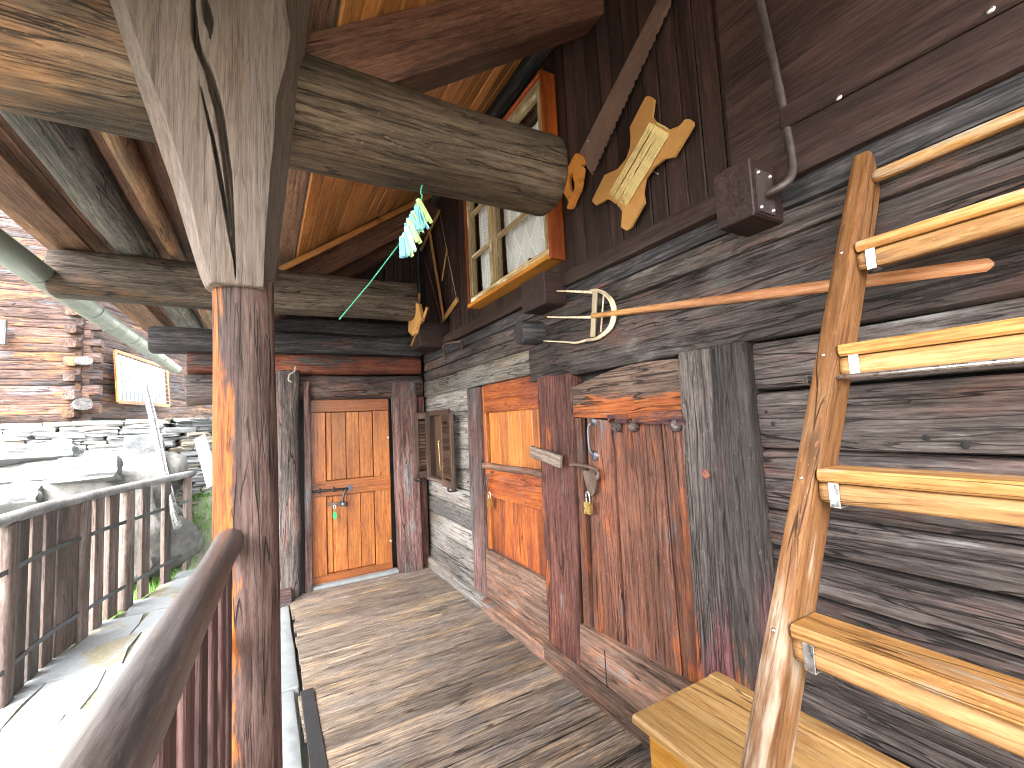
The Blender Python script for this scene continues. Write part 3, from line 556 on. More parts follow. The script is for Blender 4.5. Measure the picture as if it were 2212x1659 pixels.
# ---- small window with louvred shutters
sw = thing('shuttered_window', 'small window with open dark brown louvred shutters between the doors', 'window', (WX, 4.3, .93))
wallrect('frame_side', 4.56, 4.525, .95, 1.60, 1.53, .09, 'shutter', sw); wallrect('frame_side', 4.10, 4.135, .95, 1.60, 1.53, .09, 'shutter', sw)
wallrect('frame_head', 4.62, 3.98, 1.585, 1.635, 1.525, .1, 'shutter', sw, 'y')
board('sill', (1.555, 4.66, .935), (1.555, 3.86, .935), .14, .035, 'beam_grey', sw)
wallrect('casement', 4.525, 4.24, .955, 1.585, 1.58, .03, 'shutter', sw)
wallrect('casement', 4.20, 4.14, .955, 1.585, 1.555, .03, 'sill_or', sw)
prism('dark_room', [(1.64, 4.6, .95), (1.64, 4.1, .95), (1.64, 4.1, 1.6), (1.64, 4.6, 1.6)], (1, 0, 0), .012, 'dark', sw)
def shutter(h, dr, wid, z0, z1, nrm, nm):
    h, dr, nrm = V(h), V(dr).normalized(), V(nrm)
    root = board('shutter', h + dr * .0 + V((0, 0, z0)), h + V((0, 0, z1)), .05, .035, 'shutter', sw, nrm)
    def at(s, z): return h + dr * s + V((0, 0, z))
    board('shutter_stile', at(wid, z0), at(wid, z1), .05, .035, 'shutter', root, nrm)
    for zz in (z0 + .035, z1 - .035): board('shutter_rail', at(.025, zz), at(wid - .025, zz), .07, .032, 'shutter', root, nrm)
    k = 14; zs = z0 + .085; stp = (z1 - z0 - .17) / k
    for i in range(k):
        zz = zs + stp * (i + .5); u = (nrm * .75 + V((0, 0, .66)))
        board('slat', at(.025, zz), at(wid - .025, zz), stp * 1.05, .007, 'shutter', root, u, .002)
    return root
shutter((1.500, 4.075, 0), (-.10, -.99, 0), .33, .90, 1.585, (-.99, .10, 0), 'a')
shutter((1.505, 4.53, 0), (-.97, .12, 0), .125, .945, 1.625, (-.12, -.97, 0), 'b')
for (x, y, z) in ((1.50, 3.86, .905), (1.40, 4.545, .945)):
    tube('shutter_hook', smoothpath([(x + .06, y, z - .03), (x - .03, y, z - .03), (x - .045, y, z), (x - .03, y - .005, z + .035), (x - .02, y - .03, z + .02)]), .008, 'iron', sw, 8)
for z in (1.50, 1.05): board('hinge', (1.522, 4.552, z), (1.522, 4.552, z + .05), .016, .008, 'white', sw, (-1, 0, 0))
tube('casement_hook', smoothpath([(1.53, 4.19, 1.32), (1.50, 4.20, 1.325), (1.50, 4.19, 1.27), (1.505, 4.185, 1.06), (1.52, 4.20, 1.05), (1.53, 4.22, 1.07)]), .004, 'brass', sw, 6)
# something white on the sill
jar = tube('jar', [(1.545, 4.15, .953), (1.545, 4.15, 1.0), (1.545, 4.15, 1.02), (1.545, 4.15, 1.045)], .024, 'white', None, 14, .018)
tag(jar, 'small white bottle standing on the sill of the shuttered window', 'bottle')

# ================================================================== UPPER WALL
uw = thing('clad_wall', 'dark stained upper wall of narrow vertical boards above the log wall', 'wall', (1.6, 2.5, 2.33))
random.seed(5); y = 4.74; XU = 1.60
while y > .99:
    wd = rnd(.088, .112); z1 = roof_z(XU) + .02
    inwin = (2.14 < y - wd / 2 < 3.30)
    segs = [(2.335, 2.50), (3.62, z1)] if inwin else [(2.335, z1)]
    for a, b in segs: wallrect('cladding_board', y, y - wd + .004, a, b, XU + rnd(0, .002), .02, 'clad', uw, 'z', .005)
    y -= wd
prism('backing', [(1.70, 4.9, 2.3), (1.70, -1.5, 2.3), (1.70, -1.5, 4.1), (1.70, 4.9, 4.1)], (1, 0, 0), .1, 'dark', uw, (0, 1, 0))
# smooth panel and fascia nearer to the camera
wallrect('smooth_panel', .985, -.6, 2.36, 3.95, 1.585, .025, 'trim', uw, 'y'); wallrect('smooth_panel', -.605, -1.5, 2.36, 3.95, 1.585, .025, 'trim', uw, 'y')
f0, f1 = wl(1712, 307, 1.545), wl(2212, 55, 1.545)
dirf = (f1 - f0).normalized()
board('fascia_board', f0 - dirf * .02, f0 + dirf * 2.6, .10, .03, 'trim', uw, (-1, 0, 0), .005)
board('fascia_board', f0 - dirf * .02 + V((-.012, .0, .085)), f0 + dirf * 2.6 + V((-.012, 0, .085)), .075, .03, 'trim', uw, (-1, 0, 0), .005)
for p in ((1810, 210), (2138, 20)):
    q = wl(p[0], p[1], 1.512); dome('screw_head', q + V((.004, 0, 0)), (-1, 0, 0), .009, .005, 'steel', uw, 10, 3)
timber('gap_shade_timber', (1.56, 4.74, roof_z(1.56) - .075), (1.56, -2.2, roof_z(1.56) - .075), .10, .10, 'log_dark', uw, p=6., n=14, amp=.004)  # dark timber added where wall meets roof, its colour standing for a shaded gap
# boxed joist end with the steel plate
bx = thing('boxed_joist_end', 'dark brown boxed joist end with a bolted steel plate under the pipe', 'joist box', (1.6, .88, 2.2))
board('box', (1.62, .865, 2.225), (1.385, .865, 2.225), .135, .20, 'clad', bx, (0, 0, 1), .006)
pts = [(1.41, .793, 2.285), (1.50, .793, 2.285), (1.50, .793, 2.14), (1.41, .793, 2.14)]
pp = prism('plate', pts, (0, 1, 0), .006, 'pipe', bx)
for (x, z) in ((1.422, 2.272), (1.488, 2.272), (1.422, 2.153), (1.488, 2.153)): dome('bolt_head', (x, .793, z), (0, -1, 0), .008, .007, 'steel', pp, 8, 3)
tag(tube('conduit_pipe', smoothpath([(1.455, .80, 2.205), (1.455, .76, 2.205), (1.48, .735, 2.225), (1.515, .735, 2.27), (1.53, .74, 2.35), (1.535, .76, 2.6), (1.54, .80, 3.0), (1.54, .84, 3.4), (1.545, .87, 3.9)]), .0135, 'pipe', None, 12), 'dark brown bent pipe rising from the boxed joist end', 'pipe')

# ---- lace curtain window
lwn = thing('casement_window', 'two light casement window with pale frames, lace curtains and an orange casing', 'window', (1.55, 2.72, 2.45))
Y0, Y1, Z0, Z1 = 3.345, 2.095, 2.455, 3.67
XO = 1.50
board('casing_side', (1.57, Y1 + .012, Z0), (1.57, Y1 + .012, Z1), .14, .024, 'casing', lwn, (0, 1, 0)); board('casing_side', (1.57, Y0 - .012, Z0), (1.57, Y0 - .012, Z1), .14, .024, 'casing', lwn, (0, 1, 0))
board('casing_head', (1.57, Y0 - .025, Z1 - .012), (1.57, Y1 + .025, Z1 - .012), .14, .024, 'casing', lwn)
board('casing_sill', (1.565, Y0 - .025, Z0 + .014), (1.565, Y1 + .025, Z0 + .014), .16, .028, 'sill_or', lwn)
ym = 2.86
def wr(nm, y0, y1, z0, z1, x, t, gr): return wallrect(nm, y0, y1, z0, z1, x, t, 'winframe', lwn, gr, .004)
wr('frame_rail', Y0 - .03, Y1 + .03, Z0 + .032, Z0 + .085, 1.515, .05, 'y'); wr('frame_rail', Y0 - .03, Y1 + .03, Z1 - .10, Z1 - .028, 1.515, .05, 'y')
wr('frame_stile', Y0 - .03, Y0 - .085, Z0 + .088, Z1 - .103, 1.512, .05, 'z'); wr('frame_stile', Y1 + .03, Y1 + .08, Z0 + .088, Z1 - .103, 1.512, .05, 'z')
wr('mullion', ym + .06, ym + .003, Z0 + .088, Z1 - .103, 1.508, .05, 'z'); wr('mullion', ym - .003, ym - .06, Z0 + .088, Z1 - .103, 1.508, .05, 'z')
for k, zz in enumerate((2.855, 3.22)):
    wr('glazing_bar', Y0 - .088, ym + .063, zz, zz + .032, 1.515, .03, 'y'); wr('glazing_bar', ym - .063, Y1 + .083, zz + .0, zz + .032, 1.515, .03, 'y')
for (a, b) in ((Y0 - .088, ym + .063), (ym - .063, Y1 + .083)):
    for (c, d) in ((Z0 + .088, 2.853), (2.889, 3.218), (3.254, Z1 - .103)):
        prism('pane', [(1.536, a, c), (1.536, b, c), (1.536, b, d), (1.536, a, d)], (1, 0, 0), .003, 'glass', lwn)
def curtain(y0, y1, zb, zt, x):
    vs, fs = [], []; n, k = 40, 10
    for j in range(k + 1):
        z = zb + (zt - zb) * j / k
        for i in range(n + 1):
            t = i / n; yv = y0 + (y1 - y0) * t
            sag = .045 * abs(math.sin(t * math.pi * 2.0)) if j == 0 else 0
            vs.append((yv - y0, -.010 * math.sin(t * 22 + j * .15), z - zb + .05 - sag - (.05 - sag) * (0 if j == 0 else 1)))
    for j in range(k):
        for i in range(n): a = j * (n + 1) + i; fs.append((a, a + 1, a + n + 2, a + n + 1))
    me = mesh('curtain', vs, fs, True)
    return link('curtain', me, 'lace', lwn, Matrix(((0, -1, 0, x), (1, 0, 0, y0), (0, 0, 1, zb), (0, 0, 0, 1))))
curtain(ym + .05, Y0 - .10, Z0 + .10, Z1 - .18, 1.60); curtain(Y1 + .06, ym - .05, Z0 + .10, Z1 - .18, 1.60)
prism('dark_room', [(1.66, Y0, Z0), (1.66, Y1, Z0), (1.66, Y1, Z1), (1.66, Y0, Z1)], (1, 0, 0), .012, 'dark', lwn)

# ================================================================== END WALL WITH DOOR
ew = thing('end_wall', 'end wall of dark stacked logs and grey posts around the orange door', 'wall', (.7, 4.75, 0))
timber('log', (-.60, 4.80, 1.905), (1.52, 4.80, 1.915), .26, .255, 'log', ew, p=3., n=20, amp=.010, taper=(1.05, .98))
timber('log', (-.60, 4.83, 2.145), (1.52, 4.83, 2.155), .22, .20, 'log_red', ew, p=6., n=18, amp=.008)
timber('log', (-.86, 4.79, 2.345), (1.52, 4.79, 2.36), .26, .21, 'log_dark', ew, p=4., n=18, amp=.012)
timber('log', (-.1, 4.84, 2.53), (1.52, 4.84, 2.55), .2, .18, 'log_dark', ew, p=4., n=18, amp=.010)
timber('corner_post', (.175, 4.68, -.30), (.19, 4.67, 2.07), .205, .20, 'log', ew, up=(0, -1, 0), p=5., n=20, amp=.012)
timber('jamb_strip', (.352, 4.68, -.005), (.352, 4.68, 1.965), .062, .09, 'jamb', ew, up=(0, -1, 0), p=9., n=16, amp=.003)
timber('door_post', (1.315, 4.67, 0), (1.295, 4.67, 1.955), .235, .17, 'jamb', ew, up=(0, -1, 0), p=8., n=20, amp=.006)
timber('door_post', (1.475, 4.72, 0), (1.47, 4.72, 1.8), .10, .12, 'jamb_red', ew, up=(0, -1, 0), p=8., n=16, amp=.004)
board('threshold', (.385, 4.70, .012), (1.19, 4.70, .012), .10, .03, 'concrete', ew)
board('foot_block', (.02, 4.52, .0), (.20, 4.52, .0), .12, .20, 'jamb', ew, (0, 0, 1), .008)
for k in range(17):
    x = -.02 + k * .1; z1 = max(2.62, min(roof_z(x), 3.98))
    if x > 1.5: break
    backrect('gable_board', x, x + .096, 2.60, z1 + .05, 4.86, .02, 'clad', ew, 'z')
prism('core', [(.25, 4.92, -.1), (1.7, 4.92, -.1), (1.7, 4.92, 3.9), (.25, 4.92, 2.9)], (0, 1, 0), .1, 'dark', ew, (0, 0, 1))
timber('side_log', (.13, 4.9, 1.0), (.13, 7.6, 1.0), .16, 2.05, 'log', ew, p=10., n=16, amp=.01)
tube('hanging_hook', smoothpath([(.25, 4.56, 2.10), (.24, 4.53, 2.05), (.20, 4.52, 2.02), (.19, 4.52, 1.97), (.215, 4.52, 1.95)]), .008, 'rope_grey', ew, 6)

d1 = thing('plank_door', 'varnished orange panelled door at the far end of the porch with a green key tag', 'door', (.76, 4.74, 0))
YD = 4.725
def br(nm, x0, x1, z0, z1, dy, t, mt, gr='z'): return backrect(nm, x0, x1, z0, z1, YD + dy, t, mt, d1, gr)
br('stile', .388, .52, .05, 1.665, 0, .04, 'door_frame'); br('stile', .985, 1.145, .05, 1.665, 0, .04, 'door_orange')
br('top_rail', .388, 1.147, 1.668, 1.79, -.002, .042, 'door_frame', 'x'); br('mid_rail', .388, 1.147, .84, .99, -.003, .043, 'door_frame', 'x'); br('bottom_rail', .388, 1.147, .012, .10, -.004, .044, 'door_frame', 'x')
for zz0, zz1 in ((.993, 1.663), (.104, .836)):
    e = [.524, .578, .715, .845, .98]
    for a, b in zip(e, e[1:]): br('plank', a + .0025, b - .0025, zz0, zz1, .020, .02, 'door_orange')
bl = tube('bolt', [(.388, YD - .03, .905), (.50, YD - .03, .906), (.62, YD - .03, .902), (.72, YD - .03, .90)], .011, 'iron', d1, 10)
for x in (.46, .585): tube('bolt_keeper', smoothpath([(x, YD - .002, .925), (x, YD - .04, .922), (x, YD - .047, .905), (x, YD - .04, .886), (x, YD - .002, .884)]), .006, 'iron', bl, 6)
prism('bolt_end_plate', [(.70, YD - .01, .93), (.765, YD - .01, .93), (.765, YD - .01, .875), (.70, YD - .01, .875)], (0, 1, 0), .012, 'iron_grey', d1)
tube('bolt_handle', smoothpath([(.70, YD - .035, .895), (.675, YD - .045, .85), (.665, YD - .05, .80), (.668, YD - .05, .765)]), .012, 'iron', d1, 8)
hp = prism('lock_plate', [(.535, YD + .005, .775), (.70, YD + .005, .775), (.70, YD + .005, .745), (.535, YD + .005, .745)], (0, 1, 0), .008, 'rust', d1)
pl = tube('padlock', [(.672, YD - .035, .775), (.672, YD - .035, .735)], .03, 'iron_grey', d1, 14); pl.scale.y *= 1
key = thing('key', 'key with a green plastic tag hanging from the lock of the orange door', 'key', (.592, YD - .02, .72))
tube('key_ring', smoothpath([(.592, YD - .012, .755), (.605, YD - .015, .735), (.592, YD - .018, .718), (.58, YD - .015, .735), (.592, YD - .012, .755)]), .0035, 'steel', key, 6)
tube('cord', [(.592, YD - .016, .72), (.592, YD - .018, .685)], .003, 'green_cord', key, 6)
prism('tag', [(.592 + .019 * math.cos(a), YD - .02, .652 + .035 * math.sin(a)) for a in [i * math.pi / 8 for i in range(16)]], (0, 1, 0), .006, 'green_tag', key)
for z in (1.38, .31): dome('hinge_screw', (1.135, YD, z), (0, -1, 0), .014, .008, 'steel', d1, 10, 3)
prism('door_backing', [(.38, 4.80, 0), (1.2, 4.80, 0), (1.2, 4.80, 1.8), (.38, 4.80, 1.8)], (0, 1, 0), .02, 'dark', d1, (0, 0, 1))

# ================================================================== ROOF
rf = thing('roof', 'overhanging timber roof seen from below with boards and dark rafters', 'roof', (.2, 2.5, 3.0))
slope = V((1, 0, .7)).normalized(); rn = V((-.7, 0, 1)).normalized()
xk = .25; zk = roof_z(xk)
s = 0; total = (V((1.75, 0, roof_z(1.75))) - V((xk, 0, zk))).length
while s < total:
    wd = .098
    c = V((xk, 0, zk)) + slope * (s + wd / 2) + rn * .012
    board('roof_board', (c.x, 5.2, c.z), (c.x, -1.5, c.z), wd - .003, .022, 'roofboard', rf, -rn, .006)
    s += wd
ez = 2.945; xe = -1.42; es = (V((xk, 0, zk)) - V((xe, 0, ez))); el = es.length; ed = es.normalized(); en = ed.cross(V((0, 1, 0))).normalized()
if en.z < 0: en = -en
s = 0
while s < el - .02:
    wd = rnd(.15, .22); wd = min(wd, el - s)
    c = V((xe, 0, ez)) + ed * (s + wd / 2) + en * .012
    board('eave_board', (c.x, 8.6, c.z), (c.x, -1.5, c.z), wd - .003, .022, 'eave', rf, -en, .003)
    s += wd
k = [(xe, ez), (xk, zk), (1.80, roof_z(1.80))]
vs, fs = [], []
for y in (-1.55, 9.4):
    for (x, z) in k: vs += [(x, y, z + .026), (x, y, z + .16)]
def q(a, b, c, d): fs.append((a, b, c, d))
for i in range(2):
    q(2 * i, 2 * i + 2, 2 * i + 8, 2 * i + 6); q(2 * i + 1, 2 * i + 7, 2 * i + 9, 2 * i + 3)
    q(2 * i, 2 * i + 1, 2 * i + 3, 2 * i + 2); q(6 + 2 * i, 8 + 2 * i, 9 + 2 * i, 7 + 2 * i)
q(0, 6, 7, 1); q(4, 5, 11, 10)
link('roof_covering', mesh('roof_covering', vs, fs), 'stone_dark', rf)
# rest of the roof over the house, out of view, keeps the wall top dark
link('roof_covering', mesh('roof_covering', [(1.8, -1.55, roof_z(1.8) + .1), (1.8, 9.4, roof_z(1.8) + .1), (4.4, 9.4, roof_z(4.4)), (4.4, -1.55, roof_z(4.4))], [(0, 1, 2, 3)]), 'stone_dark', rf)
def rafter(y, w, h, mt, drop, x0=-.25, x1=1.70):
    p0 = V((x0, y, roof_z(x0) - drop)); p1 = V((x1, y, roof_z(x1) - drop))
    timber('rafter', p0, p1, w, h, mt, rf, up=rn, p=7., n=16, amp=.005)
rafter(1.70, .16, .25, 'rafter', .155, .12)
rafter(4.30, .10, .20, 'rafter', .16, .0); rafter(4.17, .05, .05, 'roofboard', .04, .12); rafter(4.62, .16, .24, 'rafter', .20, .0)
rafter(-.15, .16, .26, 'rafter', .16)

# purlin logs of the eave
def purlin(x, r, mat, lab, y0=8.4, y1=-2.2, z=None):
    o = timber('purlin_log', (x, y0, z), (x, y1, z), 2 * r, 2 * r, mat, None, p=2.2, n=16, seg=.3, amp=.014, freq=1.5); tag(o, lab, 'log', 'purlin logs under the eave'); return o
purlin(-.86, .125, 'purlin', 'thick grey brown purlin log under the eave, next to the gutter side', z=2.97)
purlin(-.60, .05, 'beam_tan', 'thin tan pole running beside the thick purlin log under the eave', z=2.92)
tag(board('fascia_plank', (-1.17, 8.4, 2.865), (-1.17, -2.2, 2.865), .19, .03, 'eave', None, (0, 0, 1), .005), 'flat brown plank running under the eave just inside the gutter', 'plank')

# cross beams
b1 = tag(timber('cross_beam', (-1.28, 1.72, 2.675), (1.24, 1.72, 2.69), .36, .385, 'beam', None, p=2.5, n=28, seg=.07, amp=.016, freq=1.6, taper=(1.0, .93), endround=.6), 'thick rounded log beam overhead ending in front of the lace curtain window', 'beam')
b2 = tag(timber('cross_beam', (-1.30, 4.17, 2.68), (1.29, 4.17, 2.70), .30, .36, 'beam_grey', None, p=4., n=24, seg=.08, amp=.016, freq=1.6, taper=(.95, .98)), 'grey squared beam across the porch nearer the end door, below the rafters', 'beam')

# ---- porch post with its hewn capital
pp_ = thing('porch_post', 'round timber post with a big flared grey capital and orange wear', 'post', (-.055, 1.55, -.1))
timber('shaft', (-.035, 1.56, -.32), (-.058, 1.55, 1.96), .165, .165, 'post', pp_, up=(-1, 0, 0), p=2.7, n=24, seg=.06, amp=.006, freq=2.5, taper=(1.03, .97), endround=0)
YF = 1.45
LO = [(235, 0), (332, 285), (378, 425), (430, 590), (452, 640)]; LI = [(265, 0), (350, 235), (410, 425), (435, 535), (470, 640)]
RI = [(617, 0), (628, 75), (598, 215), (580, 425), (572, 540), (566, 640)]; RO = [(676, 0), (660, 120), (642, 240), (607, 530), (594, 640)]
def prof(px, Y):
    return sorted([(lambda h: (h.z, h.x))(bk(x, y, Y)) for x, y in px])
def ev(pr, z):
    if z <= pr[0][0]: return pr[0][1]
    for (a, b), (c, d) in zip(pr, pr[1:]):
        if z <= c: return b + (d - b) * (z - a) / (c - a)
    (a, b), (c, d) = pr[-2:]; return b + (d - b) * (z - a) / (c - a) 
pLO, pLI, pRI, pRO = prof(LO, YF + .05), prof(LI, YF), prof(RI, YF), prof(RO, YF + .13)
crk = [sorted([(lambda h: (h.z, h.x))(bk(x, y, YF)) for x, y in c]) for c in ([(416, -20), (421, 70), (427, 100), (450, 150), (474, 240), (492, 370), (508, 585)], [(442, -10), (455, 70)], [(437, 205), (460, 300), (482, 420), (506, 570)])]
cw = [(.0105, .7), (.012, .6), (.005, .4)]
zb, zt = 1.925, 3.02; NR, NC = 120, 130
vs, fs = [], []
for j in range(NR + 1):
    z = zb + (zt - zb) * j / NR
    a, b, c, d = ev(pLO, z), ev(pLI, z), ev(pRI, z), ev(pRO, z)
    wob = lambda s: noise.noise(V((z * 7, s, 0))) * .004
    b += wob(1.3); c += wob(4.7); d += wob(8.1); a += wob(6.2)
    row = [(a + .03, 1.66), (a, 1.52)]
    for i in range(NC + 1):
        x = b + (c - b) * i / NC; yv = YF + noise.noise(V((x * 9, z * 3, 0))) * .004 + .002 * noise.noise(V((x * 60, z * 12, 2)))
        for cr_, (wd, _) in zip(crk, cw):
            if cr_[0][0] - .02 < z < cr_[-1][0] + .02:
                xc = ev(cr_, z); t = min(1, max(0, (z - cr_[0][0]) / (cr_[-1][0] - cr_[0][0])))
                ww = wd * (.02 + 1.1 * math.sin(math.pi * min(1, t * .9 + .02)) ** .8) * (1 + .3 * noise.noise(V((z * 11, 5, 0))))
                dd = abs(x - xc)
                if dd < ww: yv += .06 * (1 - (dd / ww) ** 2) ** .5
        row.append((x, yv))
    row += [(d - .004, YF + .12), (d - .03, YF + .2)]
    vs += [(x - (-.05), yv - 1.5, z - zb) for x, yv in row]
nn = NC + 5
for j in range(NR):
    for i in range(nn - 1): a = j * nn + i; fs.append((a, a + 1, a + nn + 1, a + nn))
    fs.append((j * nn + nn - 1, j * nn, (j + 1) * nn, (j + 1) * nn + nn - 1))
fs.append(tuple(range(nn - 1, -1, -1))); fs.append(tuple(NR * nn + i for i in range(nn)))
# grain runs up: local x = world z
vs2 = [(z, -x, y) for x, y, z in vs]
me = mesh('capital', vs2, [tuple(f) for f in fs], False)
for p in me.polygons: p.use_smooth = True
hd = link('capital', me, 'head', pp_, Matrix(((0, -1, 0, -.05), (0, 0, 1, 1.5), (1, 0, 0, zb), (0, 0, 0, 1))))
es_ = me.attributes.new('sharp_edge', 'BOOLEAN', 'EDGE')
for e in me.edges:
    i, j = e.vertices[0] % nn, e.vertices[1] % nn
    if i == j and i in (1, 2, 2 + NC, 3 + NC) and e.vertices[0] < len(vs) and e.vertices[1] < len(vs): es_.data[e.index].value = True

# ---- porch railing
rl = thing('porch_railing', 'railing with a thick round handrail running from the porch post to the viewer', 'railing', (-.087, .6, 0))
timber('handrail', (-.087, 1.485, 1.205), (-.213, -1.5, 1.205), .070, .070, 'rail', rl, p=2.1, n=20, seg=.06, amp=.003, endround=.8)
y = 1.33
while y > -1.4:
    xb = -.083 - (1.485 - y) * .042
    board('baluster', (xb, y, -.25), (xb, y, 1.178), .095, .028, 'baluster', rl, (1, 0, 0), .003); y -= .125
for z in (.12, .95): board('rail_batten', (-.122, 1.46, z), (-.248, -1.5, z), .06, .03, 'baluster', rl, (1, 0, 0))

# ---- gutter
gt = thing('gutter', 'grey green half round metal gutter along the eave', 'gutter', (-1.33, 4, 2.6))
def halfpipe(r0, r1, y0, y1, cx, cz, nm, mt, full=math.pi):
    vs, fs = [], []; n = 18
    for y in (y0, y1):
        for rr in (r0, r1):
            for i in range(n + 1): a = math.pi + (i / n) * full; vs.append((rr * math.cos(a), y - y0, rr * math.sin(a)))
    m = n + 1
    for i in range(n):
        fs += [(i, i + 1, 2 * m + i + 1, 2 * m + i), (m + i, 3 * m + i, 3 * m + i + 1, m + i + 1), (i, m + i, m + i + 1, i + 1), (2 * m + i, 2 * m + i + 1, 3 * m + i + 1, 3 * m + i)]
    fs += [(0, 2 * m, 3 * m, m), (n, m + n, 3 * m + n, 2 * m + n)]
    return link(nm, mesh(nm, vs, fs, True), mt, gt, Matrix.Translation((cx, y0, cz)))
GX, GZ, GR = -1.345, 2.675, .098
halfpipe(GR, GR - .004, -2.3, 9.3, GX, GZ, 'trough', 'gutter')
for y in (.6, 1.6, 2.6, 4.05, 5.1, 6.4, 8.0): halfpipe(GR + .0025, GR + .0005, y, y + .02, GX, GZ, 'strap', 'gutter')
tube('rolled_edge', [(GX - GR, -2.3, GZ), (GX - GR, 9.3, GZ)], .011, 'gutter', gt, 8)

# ================================================================== THINGS HUNG ON THE WALL
XS = 1.575
def z3(x, y, X): return wl((1300 + x / 1.7278) / 1.1573, (y / 1.7278) / 1.1573, X)
def zw(x, y, X): return wl((1380 + x / 4.1475) / 1.1573, (200 + y / 4.1475) / 1.1573, X)
def zf(x, y, X): return wl((1340 + x / 4.2538) / 1.1573, (680 + y / 4.2538) / 1.1573, X)
def z4(x, y, X): return wl((1000 + x / 3.95) / 1.1573, (480 + y / 3.95) / 1.1573, X)
# saw
sa = thing('hand_saw', 'long rusty hand saw with an orange wooden grip hung beside the lace curtain window', 'saw', zw(300, 900, XS))
a0, a1 = zw(275, 780, XS), z3(600, -10, XS); b0, b1 = zw(425, 990, XS), z3(668, -10, XS)
a1 = a1 + (a1 - a0) * .12; b1 = b1 + (b1 - b0) * .12
out = [a0, a1]; NT = 56; tn = (a0 - b0).normalized()
for i in range(NT, -1, -1):
    p = b0 + (b1 - b0) * (i / NT); out.append(p + tn * (-.002 if (i % 4 in (0, 2)) else .013 if i % 4 == 1 else .006))
prism('blade', out, (-1, 0, 0), .0025, 'sawblade', sa, a1 - a0)
grip = [(275, 775), (340, 800), (365, 870), (330, 900), (350, 930), (335, 1030), (320, 1130), (270, 1240), (240, 1320), (205, 1345), (185, 1325), (205, 1270), (165, 1200), (140, 1130), (140, 1050), (170, 960), (215, 880)]
holep = [(225, 975), (205, 1040), (215, 1110), (245, 1170), (265, 1120), (255, 1050), (235, 985)]
def ring_prism(name, outer, inner, nrm, t, mat, parent):
    o = sum(outer, V()) / len(outer); F = frame(o, (0, 0, 1), nrm); I = F.inverted()
    bm = bmesh.new()
    def loop(pts):
        vv = [bm.verts.new((*(I @ p).xy, 0)) for p in pts]; return [bm.edges.new((vv[i], vv[(i + 1) % len(vv)])) for i in range(len(vv))]
    es = loop(outer) + loop(inner); r = bmesh.ops.triangle_fill(bm, use_beauty=True, use_dissolve=False, edges=es)
    fs = [g for g in r['geom'] if isinstance(g, bmesh.types.BMFace)]
    r = bmesh.ops.extrude_face_region(bm, geom=fs)
    for v in [g for g in r['geom'] if isinstance(g, bmesh.types.BMVert)]: v.co.z += t
    bmesh.ops.recalc_face_normals(bm, faces=bm.faces[:]); me = bpy.data.meshes.new(name); bm.to_mesh(me); bm.free()
    return link(name, me, mat, parent, F)
def rounded(pl):
    p = [V((x, y, 0)) for x, y in pl]; n_ = len(p)
    sm = smoothpath([p[-1]] + p + [p[0], p[1]], 4)[4:4 + 4 * n_]
    return [zw(q_.x, q_.y, XS + .006) for q_ in sm]
ring_prism('grip', rounded(grip), rounded(holep), (-1, 0, 0), .022, 'sawgrip', sa)
dome('rivet', zw(378, 632, XS - .0025), (-1, 0, 0), .004, .003, 'steel', sa, 8, 2)
# line winder
wd_ = thing('line_winder', 'wooden line winder wound with cream cord hung beside the saw', 'line winder', zw(900, 870, XS))
outl = [(1010, 175), (1040, 180), (1078, 212), (1055, 390), (1110, 470), (1235, 525), (1340, 485), (1405, 415), (1445, 415), (1480, 440), (1482, 480), (1285, 805), (1180, 828), (1070, 910), (985, 1030), (960, 1170), (978, 1275), (830, 1540), (790, 1565), (735, 1530), (748, 1370), (700, 1290), (590, 1235), (530, 1275), (475, 1305), (435, 1262), (440, 1240), (565, 990), (700, 930), (790, 820), (830, 700), (835, 590), (825, 500), (985, 190)]
prism('board', [zw(x, y, XS) for x, y in outl], (-1, 0, 0), .013, 'winder', wd_, zw(1000, 400, XS) - zw(650, 1250, XS))
random.seed(8)
for i in range(17):
    t = (i + .5) / 17; e0 = V((1030 + t * 205, 408 + t * 118)); e1 = V((575 + t * 175, 1212 + t * 135))
    if i in (4, 9): e1 = V((590 + (1 - t) * 150, 1215 + (1 - t) * 110))
    n_ = 9; pts = []
    for k in range(n_ + 1):
        u = k / n_; c = e0.lerp(e1, u) + V((rnd(-3, 3), rnd(-3, 3)))
        lift = .013 + .005 + .004 * math.sin(u * math.pi) + rnd(0, .003)
        if k in (0, n_): lift = .002
        pts.append(zw(c.x, c.y, XS - lift))
    tube('cord', smoothpath(pts, 3), .0045, 'rope', wd_, 6)
tube('cord_end', smoothpath([zw(700, 1090, XS - .024), zw(720, 1180, XS - .026), zw(735, 1230, XS - .024), zw(738, 1330, XS - .02)]), .003, 'tool_red', wd_, 6)
tube('nail', [zw(1060, 950, XS + .02), zw(1098, 975, XS - .02)], .003, 'steel', wd_, 6)
